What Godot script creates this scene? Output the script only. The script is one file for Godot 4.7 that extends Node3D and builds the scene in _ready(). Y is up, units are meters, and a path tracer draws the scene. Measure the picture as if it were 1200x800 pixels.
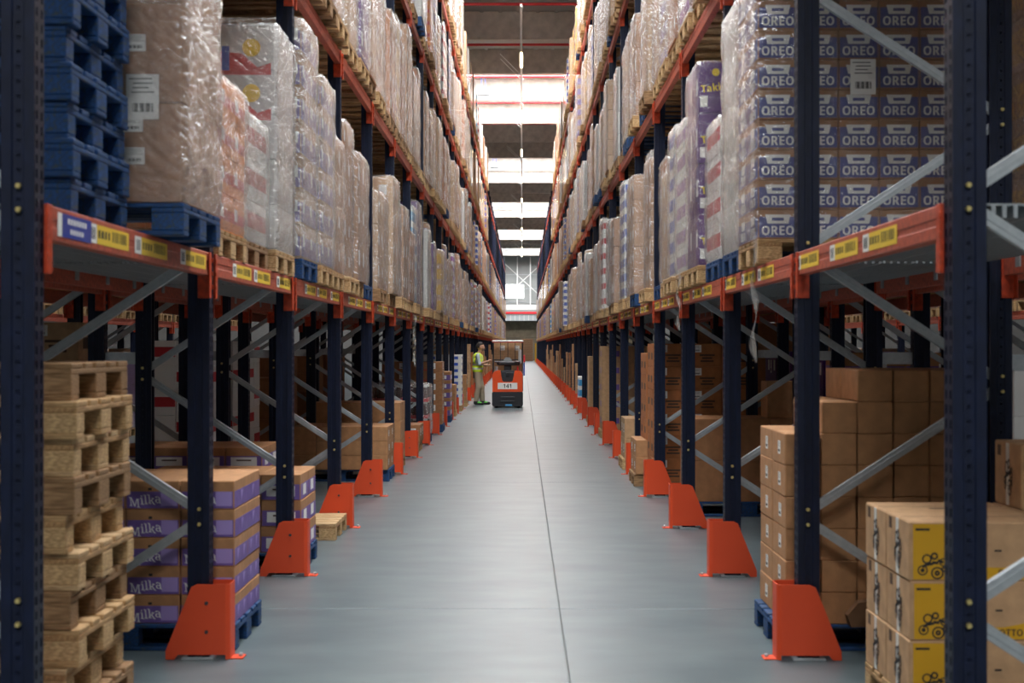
extends Node3D
# A warehouse aisle between two pallet racks. Depth d runs away from the camera (z = -d); x is to the right, y up.

const XL := -1.706      # post line of the rack beside the worker
const XR := 1.505       # post line of the rack across the aisle
const BAY := 2.8
const D0 := 5.04        # depth of the first upright frame
const FRAME_DEEP := 1.01
const LEVEL := [2.02, 4.2, 6.47, 8.78]   # undersides of the beams
const BEAM_H := 0.12
const FULL_BAYS := 23   # bays loaded on all levels
const ALL_BAYS := 50
const POST_H := 9.5

var M := {}
var used := {}
var cache := {}
var rng := RandomNumberGenerator.new()


class MB:
	# collects faces for one surface
	var v := PackedVector3Array()
	var n := PackedVector3Array()
	var uv := PackedVector2Array()
	var col := PackedColorArray()

	func tri(a: Vector3, b: Vector3, c: Vector3, nn: Vector3) -> void:
		if (b - a).cross(c - a).dot(nn) > 0.0:
			v.append(a); v.append(c); v.append(b)
		else:
			v.append(a); v.append(b); v.append(c)
		for k in 3:
			n.append(nn)

	func quad(a: Vector3, b: Vector3, c: Vector3, d: Vector3, nn: Vector3) -> void:
		tri(a, b, c, nn)
		tri(a, c, d, nn)

	func box(c: Vector3, s: Vector3, bev := 0.0, bs := Basis()) -> void:
		var h := s * 0.5
		var e := minf(bev, minf(h.x, minf(h.y, h.z)) * 0.9)
		for a in 3:
			var b := (a + 1) % 3
			var g := (a + 2) % 3
			for sa in [-1.0, 1.0]:
				var p := []
				for q in [[-1.0, -1.0], [1.0, -1.0], [1.0, 1.0], [-1.0, 1.0]]:
					var w := Vector3.ZERO
					w[a] = sa * h[a]
					w[b] = q[0] * (h[b] - e)
					w[g] = q[1] * (h[g] - e)
					p.append(c + bs * w)
				var nn := Vector3.ZERO
				nn[a] = sa
				quad(p[0], p[1], p[2], p[3], bs * nn)
				if e > 0.0:
					for sb in [-1.0, 1.0]:
						var r := []
						for sg in [-1.0, 1.0]:
							var w1 := Vector3.ZERO
							w1[a] = sa * h[a]; w1[b] = sb * (h[b] - e); w1[g] = sg * (h[g] - e)
							var w2 := Vector3.ZERO
							w2[a] = sa * (h[a] - e); w2[b] = sb * h[b]; w2[g] = sg * (h[g] - e)
							r.append(c + bs * w1)
							r.append(c + bs * w2)
						var ne := Vector3.ZERO
						ne[a] = sa; ne[b] = sb
						quad(r[0], r[1], r[3], r[2], (bs * ne).normalized())
		if e > 0.0:
			for sx in [-1.0, 1.0]:
				for sy in [-1.0, 1.0]:
					for sz in [-1.0, 1.0]:
						var k := Vector3(sx, sy, sz)
						tri(c + bs * (k * Vector3(h.x, h.y - e, h.z - e)), c + bs * (k * Vector3(h.x - e, h.y, h.z - e)), c + bs * (k * Vector3(h.x - e, h.y - e, h.z)), (bs * k).normalized())

	func bar(a: Vector3, b: Vector3, w: float, h: float, bev := 0.0) -> void:
		var z := (b - a).normalized()
		var x := (Vector3.UP if absf(z.y) < 0.95 else Vector3.RIGHT).cross(z).normalized()
		box((a + b) * 0.5, Vector3(w, h, (b - a).length()), bev, Basis(x, z.cross(x), z))

	func tube(a: Vector3, b: Vector3, ra: float, rb: float, seg := 10, caps := true) -> void:
		var z := (b - a).normalized()
		var x := (Vector3.UP if absf(z.y) < 0.95 else Vector3.RIGHT).cross(z).normalized()
		var y := z.cross(x)
		for k in seg:
			var t0 := TAU * k / seg
			var t1 := TAU * (k + 1) / seg
			var d0 := x * cos(t0) + y * sin(t0)
			var d1 := x * cos(t1) + y * sin(t1)
			quad(a + d0 * ra, a + d1 * ra, b + d1 * rb, b + d0 * rb, (d0 + d1).normalized())
			if caps:
				tri(a, a + d0 * ra, a + d1 * ra, -z)
				tri(b, b + d0 * rb, b + d1 * rb, z)

	func prism(poly: PackedVector2Array, lo: float, hi: float, axis := 2) -> void:
		# extrudes a convex or simple polygon along an axis: axis 2 = z, 0 = x (poly is z,y), 1 = y (poly is x,z)
		var to := func(p: Vector2, t: float) -> Vector3:
			return Vector3(p.x, p.y, t) if axis == 2 else (Vector3(t, p.y, p.x) if axis == 0 else Vector3(p.x, t, p.y))
		var nn := Vector3.ZERO
		nn[axis] = 1.0
		var ix := Geometry2D.triangulate_polygon(poly)
		for k in range(0, ix.size(), 3):
			tri(to.call(poly[ix[k]], hi), to.call(poly[ix[k + 1]], hi), to.call(poly[ix[k + 2]], hi), nn)
			tri(to.call(poly[ix[k]], lo), to.call(poly[ix[k + 1]], lo), to.call(poly[ix[k + 2]], lo), -nn)
		var turn := 1.0 if Geometry2D.is_polygon_clockwise(poly) else -1.0
		for k in poly.size():
			var a := poly[k]
			var b := poly[(k + 1) % poly.size()]
			var o := (b - a).orthogonal() * turn * -1.0
			var on: Vector3 = to.call(o, 0.0)
			quad(to.call(a, lo), to.call(b, lo), to.call(b, hi), to.call(a, hi), on.normalized())

	func into(m: ArrayMesh) -> void:
		if v.is_empty():
			return
		var arr := []
		arr.resize(Mesh.ARRAY_MAX)
		arr[Mesh.ARRAY_VERTEX] = v
		arr[Mesh.ARRAY_NORMAL] = n
		if uv.size() == v.size():
			arr[Mesh.ARRAY_TEX_UV] = uv
		if col.size() == v.size():
			arr[Mesh.ARRAY_COLOR] = col
		m.add_surface_from_arrays(Mesh.PRIMITIVE_TRIANGLES, arr)

	func mesh() -> ArrayMesh:
		var m := ArrayMesh.new()
		into(m)
		return m


func V(x: float, y: float, d: float) -> Vector3:
	return Vector3(x, y, -d)


func rgb(r: int, g: int, b: int, a := 1.0) -> Color:
	return Color(r / 255.0, g / 255.0, b / 255.0, a)


func numbered(called: String) -> String:
	var k: int = used.get(called, 0)
	used[called] = k + 1
	return called if k == 0 else "%s_%03d" % [called, k]


func tag(o: Node, label := "", category := "", group := "", kind := "") -> Node:
	if label: o.set_meta("label", label)
	if category: o.set_meta("category", category)
	if group: o.set_meta("group", group)
	if kind: o.set_meta("kind", kind)
	return o


func thing(called: String, label: String, category: String, at := Vector3.ZERO, group := "", turn := 0.0) -> Node3D:
	var o := Node3D.new()
	o.name = numbered(called)
	o.position = at
	o.rotation.y = turn
	tag(o, label, category, group)
	add_child(o)
	return o


func part(called: String, mesh: Mesh, m: Material, parent: Node, at := Vector3.ZERO, bs := Basis()) -> MeshInstance3D:
	var o := MeshInstance3D.new()
	o.mesh = mesh
	if m: o.material_override = m
	o.transform = Transform3D(bs, at)
	if parent == self:
		o.name = numbered(called)
		add_child(o)
	else:
		o.name = called
		parent.add_child(o, true)
	return o


const ONES := ["", "first", "second", "third", "fourth", "fifth", "sixth", "seventh", "eighth", "ninth", "tenth", "eleventh", "twelfth", "thirteenth", "fourteenth", "fifteenth", "sixteenth", "seventeenth", "eighteenth", "nineteenth"]
const TENS := ["", "", "twent", "thirt", "fort", "fift"]


func ordinal(n: int) -> String:
	if n < 20: return ONES[n]
	return TENS[n / 10] + ("ieth" if n % 10 == 0 else "y-" + ONES[n % 10])


func copy(o: Node3D, at: Vector3, label := "", group := "", turn := 0.0) -> Node3D:
	var c: Node3D = o.duplicate()
	var base: String = o.get_meta("base", String(o.name))
	c.name = numbered(base)
	if label: c.set_meta("label", label)
	if group: c.set_meta("group", group)
	c.position = at
	c.rotation.y = turn
	add_child(c)
	return c


func bm(size: Vector3, bev := 0.004) -> ArrayMesh:
	var key := "b%.4f,%.4f,%.4f,%.4f" % [size.x, size.y, size.z, bev]
	if not cache.has(key):
		var b := MB.new()
		b.box(Vector3.ZERO, size, bev)
		cache[key] = b.mesh()
	return cache[key]


func text(s: String, wide: float, bold := true, skew := 0.0, serif := false, deep := 0.0015) -> TextMesh:
	var key := "t%s,%.3f,%s,%.2f,%s" % [s, wide, bold, skew, serif]
	if not cache.has(key):
		var f := SystemFont.new()
		f.font_names = PackedStringArray(["Droid Serif" if serif else "Droid Sans"])
		f.font_weight = 700 if bold else 400
		var t := TextMesh.new()
		t.text = s
		var fv := FontVariation.new()
		fv.base_font = f
		if skew != 0.0:
			fv.variation_transform = Transform2D(Vector2(1, 0), Vector2(skew, 1), Vector2.ZERO)
		t.font = fv
		t.font_size = 48
		t.pixel_size = 0.01
		t.depth = deep
		t.curve_step = 2.0
		var w := t.get_aabb().size.x
		t.pixel_size = 0.01 * wide / maxf(w, 0.001)
		t.depth = deep
		cache[key] = t
	return cache[key]


func noise_tex(freq: float, lo: Color, hi: Color, seed_ := 1, size := 512, octaves := 4, kind := FastNoiseLite.TYPE_SIMPLEX_SMOOTH) -> NoiseTexture2D:
	var f := FastNoiseLite.new()
	f.seed = seed_
	f.noise_type = kind
	f.frequency = freq
	f.fractal_octaves = octaves
	var t := NoiseTexture2D.new()
	t.width = size
	t.height = size
	t.seamless = true
	t.noise = f
	var g := Gradient.new()
	g.set_color(0, lo)
	g.set_color(1, hi)
	t.color_ramp = g
	return t


func mat(c: Color, rough := 0.6, metal := 0.0, tex: Texture2D = null, scale := Vector3.ONE) -> StandardMaterial3D:
	var m := StandardMaterial3D.new()
	m.albedo_color = c
	m.roughness = rough
	m.metallic = metal
	if tex:
		m.albedo_texture = tex
		m.uv1_triplanar = true
		m.uv1_scale = scale
	return m


func materials() -> void:
	var card := noise_tex(0.012, Color(0.86, 0.86, 0.86), Color(1, 1, 1), 3, 512, 5)
	var grain := noise_tex(0.02, Color(0.62, 0.58, 0.54), Color(1, 1, 1), 5, 512, 5)
	var scuff := noise_tex(0.03, Color(0.72, 0.72, 0.72), Color(1, 1, 1), 9, 512, 5)
	var galv := noise_tex(0.05, Color(0.9, 0.91, 0.92), Color(1, 1, 1), 12, 256, 3, FastNoiseLite.TYPE_CELLULAR)
	M.kraft = mat(rgb(186, 134, 90), 0.78, 0, card, Vector3(1.4, 1.4, 1.4))
	M.kraft2 = mat(rgb(172, 119, 78), 0.78, 0, card, Vector3(1.4, 1.4, 1.4))
	M.kraft_pale = mat(rgb(200, 158, 116), 0.78, 0, card, Vector3(1.4, 1.4, 1.4))
	M.kraft_orange = mat(rgb(184, 114, 64), 0.78, 0, card, Vector3(1.4, 1.4, 1.4))
	M.kraft_dark = mat(rgb(130, 92, 62), 0.78, 0, card, Vector3(1.4, 1.4, 1.4))
	M.purple = mat(rgb(120, 92, 166), 0.5, 0, card, Vector3(2, 2, 2))
	M.purple_light = mat(rgb(160, 138, 200), 0.5)
	M.grape = mat(rgb(88, 22, 122), 0.45, 0, card, Vector3(2, 2, 2))
	M.violet_pink = mat(rgb(150, 60, 170), 0.45)
	M.biscuit_blue = mat(rgb(62, 70, 138), 0.45)
	M.blue_print = mat(rgb(60, 92, 190), 0.45)
	M.sky_print = mat(rgb(70, 160, 215), 0.45)
	M.white_print = mat(rgb(236, 234, 230), 0.5)
	M.grey_print = mat(rgb(205, 203, 200), 0.5)
	M.red_print = mat(rgb(200, 38, 48), 0.5)
	M.orange_print = mat(rgb(240, 140, 40), 0.5)
	M.yellow_print = mat(rgb(206, 154, 16), 0.5)
	M.sun_yellow = mat(rgb(246, 208, 50), 0.5)
	M.casing_grey = mat(rgb(118, 122, 126), 0.5, 0.2)
	M.door_tan = mat(rgb(98, 86, 70), 0.7)
	M.black_print = mat(rgb(34, 30, 30), 0.6)
	M.brown_print = mat(rgb(84, 58, 40), 0.7)
	M.tape = mat(rgb(225, 222, 214), 0.3)
	M.wood = mat(rgb(220, 180, 128), 0.8, 0, grain, Vector3(0.8, 7, 7))
	M.wood_pale = mat(rgb(230, 194, 146), 0.8, 0, grain, Vector3(0.8, 7, 7))
	M.wood_old = mat(rgb(176, 138, 98), 0.85, 0, grain, Vector3(0.8, 7, 7))
	M.wood_cross = mat(rgb(204, 162, 112), 0.8, 0, grain, Vector3(7, 7, 0.8))
	M.wood_block = mat(rgb(228, 190, 138), 0.85, 0, grain, Vector3(3, 9, 3))
	var worn := noise_tex(0.018, rgb(92, 76, 58), rgb(12, 76, 136), 15, 512, 5)
	worn.color_ramp.add_point(0.3, rgb(34, 60, 78))
	worn.color_ramp.add_point(0.38, rgb(8, 52, 98))
	M.pallet_blue = mat(Color.WHITE, 0.65, 0, worn, Vector3(1.1, 5, 5))
	M.pallet_blue_cross = mat(Color.WHITE, 0.65, 0, worn, Vector3(5, 5, 1.3))
	M.navy = mat(rgb(17, 27, 54), 0.45, 0, scuff, Vector3(1.2, 0.5, 1.2))
	M.navy.metallic_specular = 0.4
	M.zinc = mat(rgb(186, 190, 192), 0.42, 0.55, galv, Vector3(2, 2, 2))
	M.deck = mat(rgb(168, 172, 174), 0.5, 0.35, galv, Vector3(1.5, 1.5, 1.5))
	M.zinc_bolt = mat(rgb(220, 200, 130), 0.35, 0.6)
	M.beam = mat(rgb(208, 98, 72), 0.5, 0, scuff, Vector3(1.6, 1.6, 1.6))
	M.orange = mat(rgb(220, 76, 34), 0.45, 0, scuff, Vector3(1.3, 1.3, 1.3))
	M.guard = mat(rgb(216, 72, 30), 0.5)
	M.sticker_yellow = mat(rgb(238, 200, 64), 0.55)
	M.sticker_blue = mat(rgb(48, 62, 150), 0.5)
	M.steel_dark = mat(rgb(70, 72, 76), 0.5, 0.6)
	# stretch film: a wrinkled clear sheet
	var wr := FastNoiseLite.new()
	wr.seed = 21
	wr.noise_type = FastNoiseLite.TYPE_SIMPLEX_SMOOTH
	wr.fractal_type = FastNoiseLite.FRACTAL_RIDGED
	wr.frequency = 0.009
	wr.fractal_octaves = 4
	var wt := NoiseTexture2D.new()
	wt.width = 512
	wt.height = 512
	wt.seamless = true
	wt.noise = wr
	wt.as_normal_map = true
	wt.bump_strength = 9.0
	M.film = StandardMaterial3D.new()
	M.film.transparency = BaseMaterial3D.TRANSPARENCY_ALPHA
	M.film.albedo_color = Color(0.93, 0.925, 0.91, 0.09)
	M.film.roughness = 0.16
	M.film.normal_enabled = true
	M.film.normal_texture = wt
	M.film.normal_scale = 2.5
	M.film.cull_mode = BaseMaterial3D.CULL_DISABLED
	M.film_thick = M.film.duplicate()
	M.film_thick.albedo_color = Color(0.93, 0.92, 0.9, 0.2)
	M.film_thin = M.film.duplicate()
	M.film_thin.albedo_color = Color(0.93, 0.92, 0.9, 0.03)
	M.film_far = M.film.duplicate()
	M.film_far.normal_enabled = false
	M.jar = mat(rgb(70, 24, 22), 0.15)
	# building
	M.floor = mat(rgb(102, 113, 117), 0.34)
	M.floor.albedo_texture = noise_tex(0.011, Color(0.8, 0.815, 0.825), Color(1, 1, 0.985), 31, 1024, 8)
	M.floor.uv1_triplanar = true
	M.floor.uv1_world_triplanar = true
	M.floor.uv1_scale = Vector3(0.11, 0.11, 0.19)
	M.joint = mat(rgb(112, 112, 110), 0.8)
	M.concrete = mat(rgb(208, 198, 188), 0.85, 0, noise_tex(0.01, Color(0.82, 0.82, 0.82), Color(1, 1, 1), 35, 512, 5), Vector3(0.4, 0.4, 0.4))
	M.roof_deck = mat(rgb(176, 172, 168), 0.7)
	M.wall_panel = mat(rgb(150, 152, 150), 0.7)
	M.wall_low = mat(rgb(126, 112, 92), 0.8, 0, noise_tex(0.01, Color(0.8, 0.8, 0.8), Color(1, 1, 1), 36, 512, 4), Vector3(0.3, 0.3, 0.3))
	M.wall_back = mat(rgb(168, 165, 160), 0.8)
	M.wall_side = mat(rgb(84, 82, 80), 0.8)
	M.pipe_red = mat(rgb(200, 34, 44), 0.4)
	M.white_paint = mat(rgb(235, 235, 232), 0.45)
	M.skylight = mat(rgb(245, 245, 245), 0.6)
	M.skylight.emission_enabled = true
	M.skylight.emission = Color(0.98, 0.99, 1.0)
	M.skylight.emission_energy_multiplier = SKY_GLOW
	M.lamp_glow = mat(rgb(255, 250, 235), 0.5)
	M.lamp_glow.emission_enabled = true
	M.lamp_glow.emission = Color(1.0, 0.9, 0.72)
	M.lamp_glow.emission_energy_multiplier = 6.0
	M.window_glow = mat(rgb(245, 245, 250), 0.4)
	M.window_glow.emission_enabled = true
	M.window_glow.emission = Color(0.96, 0.98, 1.0)
	M.window_glow.emission_energy_multiplier = 5.0

const SKY_GLOW := 2.4
const SKY_LIGHT := 4.6


func _ready() -> void:
	rng.seed = 4711
	# ---- camera, environment, daylight panels, exposure ----
	var cam := Camera3D.new()
	cam.name = "camera"
	cam.near = 0.05
	cam.far = 400.0
	cam.fov = 25.98
	var att := CameraAttributesPhysical.new()
	att.frustum_focal_length = 52.05
	att.frustum_focus_distance = 27.0
	att.frustum_near = 0.05
	att.frustum_far = 400.0
	att.exposure_aperture = 4.0
	cam.attributes = att
	cam.position = Vector3(0, 1.65, 0)
	cam.rotation = Vector3(0.00288, 0.00692, 0)
	cam.current = true
	add_child(cam)
	var we := WorldEnvironment.new()
	var env := Environment.new()
	env.background_mode = Environment.BG_SKY
	var sky := Sky.new()
	var sm := ProceduralSkyMaterial.new()
	sm.sky_top_color = rgb(150, 180, 215)
	sm.sky_horizon_color = rgb(215, 222, 228)
	sm.ground_horizon_color = rgb(150, 150, 148)
	sm.ground_bottom_color = rgb(110, 110, 108)
	sky.sky_material = sm
	env.sky = sky
	env.tonemap_mode = Environment.TONE_MAPPER_LINEAR
	env.tonemap_exposure = 1.2
	env.sdfgi_enabled = true
	env.ssao_enabled = true
	env.ssil_enabled = true
	we.environment = env
	add_child(we)
	materials()
	for n in range(-12, 20):
		if posmod(n - 1, 4) < 2:      # two bays with roof lights, two without
			var a := AreaLight3D.new()
			a.name = "daylight_%03d" % (n + 20)
			a.area_size = Vector2(8.7, 3.7)
			a.area_normalize_energy = false
			a.light_energy = SKY_LIGHT
			a.light_color = Color(0.98, 0.995, 1.0)
			a.area_range = 60.0
			a.shadow_enabled = true
			a.position = V(0, 12.36, beam_depth(n) + 3.0)
			a.rotation.x = -PI / 2
			add_child(a)
	# ---- the building ----
	building()
	roof()
	far_wall()
	# ---- racks and what stands in them ----
	racks()
	levels()
	special_cargo()
	floor_stock()
	neighbours()
	forklift()
	worker()
	small_things()


func beam_depth(n: int) -> float:
	return 47.7 + 6.0 * n


func struct(called: String, mesh: Mesh, m: Material, at := Vector3.ZERO, label := "") -> MeshInstance3D:
	var o := part(called, mesh, m, self, at)
	tag(o, label, "", "", "structure")
	return o


func slab(lo: Vector3, hi: Vector3, bev := 0.0) -> ArrayMesh:
	var b := MB.new()
	b.box((lo + hi) * 0.5, (hi - lo).abs(), bev)
	return b.mesh()


func building() -> void:
	var fl := Node3D.new()
	fl.name = "floor"
	tag(fl, "pale grey polished concrete floor with saw-cut joints", "floor", "", "structure")
	add_child(fl)
	part("joint_filler", slab(Vector3(-13, -0.3, 30), Vector3(13, -0.006, -170)), M.joint, fl)
	var cuts := [-30.0, -12.0, 9.3, 17.9, 35.9, 53.9, 71.9, 89.9, 107.9, 125.9, 143.9, 166.0]
	var xs := [-13.0, -5.75, 0.234, 6.2, 13.0]
	for k in cuts.size() - 1:
		for j in xs.size() - 1:
			part("slab", slab(Vector3(xs[j] + 0.003, -0.2, -cuts[k] - 0.003), Vector3(xs[j + 1] - 0.003, 0, -cuts[k + 1] + 0.003), 0.003), M.floor, fl)
	struct("wall_left", slab(Vector3(-13.3, -0.3, 30), Vector3(-13, 12.8, -166)), M.wall_side, Vector3.ZERO, "plain grey side wall of the warehouse")
	struct("wall_right", slab(Vector3(13, -0.3, 30), Vector3(13.3, 12.8, -166)), M.wall_side, Vector3.ZERO, "plain grey side wall across the warehouse")
	struct("wall_back", slab(Vector3(-13.3, -0.3, 30), Vector3(13.3, 12.8, 30.3)), M.wall_back, Vector3.ZERO, "plain grey end wall behind the viewer")


func roof() -> void:
	var ce := Node3D.new()
	ce.name = "ceiling"
	tag(ce, "ribbed grey roof deck carried by concrete beams with bands of roof lights", "ceiling", "", "structure")
	add_child(ce)
	var ribs := MB.new()
	for k in 44:
		ribs.box(Vector3(-13 + 0.3 + k * 0.6, 12.375, 0), Vector3(0.12, 0.05, 5.75), 0.0)
	var rib_mesh := ribs.mesh()
	var beam_mesh := slab(Vector3(-13, -0.45, -0.125), Vector3(13, 0.45, 0.125), 0.02)
	for n in range(-13, 20):
		var d := beam_depth(n)
		var lit := posmod(n - 1, 4) < 2
		part("roof_beam", beam_mesh, M.concrete, ce, V(0, 11.95, d))
		if lit:
			# translucent roof light between two beams, closed deck at its sides
			for q in 5:
				var pane := part("skylight_panel", bm(Vector3(1.72, 0.04, 3.8), 0.0), M.skylight, ce, V(-3.5 + q * 1.75, 12.42, d + 3.0))
				pane.set_meta("label", "glowing translucent roof light panel")
			for sx in [-1, 1]:
				part("roof_deck", slab(Vector3(-4.3, -0.1, -3), Vector3(4.3, 0.1, 3)), M.roof_deck, ce, V(sx * 8.7, 12.5, d + 3.0))
				part("roof_light_kerb", slab(Vector3(-4.4, -0.1, -0.53), Vector3(4.4, 0.1, 0.53)), M.roof_deck, ce, V(0, 12.5, d + 3.0 + sx * 2.44))
			part("roof_light_cover", slab(Vector3(-7, -0.02, -3), Vector3(7, 0.02, 3)), M.roof_deck, ce, V(0, 12.6, d + 3.0))
		else:
			part("roof_deck", slab(Vector3(-13, -0.1, -3), Vector3(13, 0.1, 3)), M.roof_deck, ce, V(0, 12.5, d + 3.0))
			tag(part("deck_ribs", rib_mesh, M.roof_deck, ce, V(0, 0, d + 3.0)), "", "", "", "stuff")
	for n in range(-1, 20):
		var b := MB.new()
		b.tube(Vector3(-12.5, 0, 0), Vector3(12.5, 0, 0), 0.045, 0.045, 8)
		var o := thing("sprinkler_pipe", "thin red sprinkler pipe running across the aisle below the roof deck", "pipe", V(0, 11.92, beam_depth(n) - 3.2), "red sprinkler pipes under the roof")
		part("pipe_run", b.mesh(), M.pipe_red, o)
		var h := MB.new()
		for k in 5:
			h.bar(Vector3(-6 + k * 3.0, 0.04, 0), Vector3(-6 + k * 3.0, 0.42, 0), 0.02, 0.02)
		tag(part("hanger_rods", h.mesh(), M.zinc, o), "", "", "", "stuff")
		var sp := MB.new()
		for k in 9:
			sp.tube(Vector3(-8 + k * 2.0, -0.04, 0), Vector3(-8 + k * 2.0, -0.13, 0), 0.03, 0.05, 6)
		tag(part("sprinkler_heads", sp.mesh(), M.zinc, o), "", "", "", "stuff")
	# the lighting track along the middle of the aisle
	var track := thing("lighting_track", "long white lighting track hung along the middle of the aisle", "light track", V(-0.03, 11.3, 0))
	for k in 12:
		var d := 42.0 + k * 10.0
		part("track_rail", slab(Vector3(-0.035, -0.03, -d - 10.0), Vector3(0.035, 0.05, -d), 0.01), M.white_paint, track)
	for k in 10:
		var d := 49.8 + k * 12.0
		part("lamp_diffuser", slab(Vector3(-0.05, -0.07, -d - 1.25), Vector3(0.05, -0.03, -d + 1.25), 0.015), M.lamp_glow, track)
		var li := AreaLight3D.new()
		li.name = "track_lamp_%03d" % k
		li.area_size = Vector2(0.1, 2.5)
		li.area_normalize_energy = false
		li.light_energy = 6.0
		li.light_color = Color(1.0, 0.9, 0.72)
		li.area_range = 40.0
		li.shadow_enabled = true
		li.position = V(-0.03, 11.22, d)
		li.rotation.x = -PI / 2
		add_child(li)
		var hg := MB.new()
		for sx in [-1.0]:
			hg.bar(Vector3(0, 0.03, -d - 3.2), Vector3(sx * 0.75, 0.62, -d - 3.2 + 0.9), 0.018, 0.018)
			hg.bar(Vector3(0, 0.03, -d - 4.1), Vector3(sx * 0.75, 0.62, -d - 4.1 + 0.9), 0.018, 0.018)
		tag(part("hanger", hg.mesh(), M.white_paint, track), "", "", "", "stuff")
	# control boxes hung under the roof, one in each band of roof lights
	for k in 5:
		var o := thing("hanging_unit", "small grey metal unit hung on blue hooks under a roof light band", "unit", V(-1.55, 11.62, 59.0 + 24.0 * k), "hanging units under the roof lights")
		var b := MB.new()
		b.box(Vector3(0, 0.15, 0), Vector3(0.46, 0.3, 0.2), 0.02)
		part("casing", b.mesh(), M.casing_grey, o)
		var f := MB.new()
		f.box(Vector3(0, 0.16, 0.105), Vector3(0.34, 0.16, 0.015), 0.004)
		part("front_grille", f.mesh(), M.zinc, o)
		for sx in [-1, 1]:
			var hk := MB.new()
			hk.bar(Vector3(sx * 0.09, 0.3, 0), Vector3(sx * 0.07, 0.7, 0), 0.025, 0.025)
			part("hook", hk.mesh(), M.blue_print, o)


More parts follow.
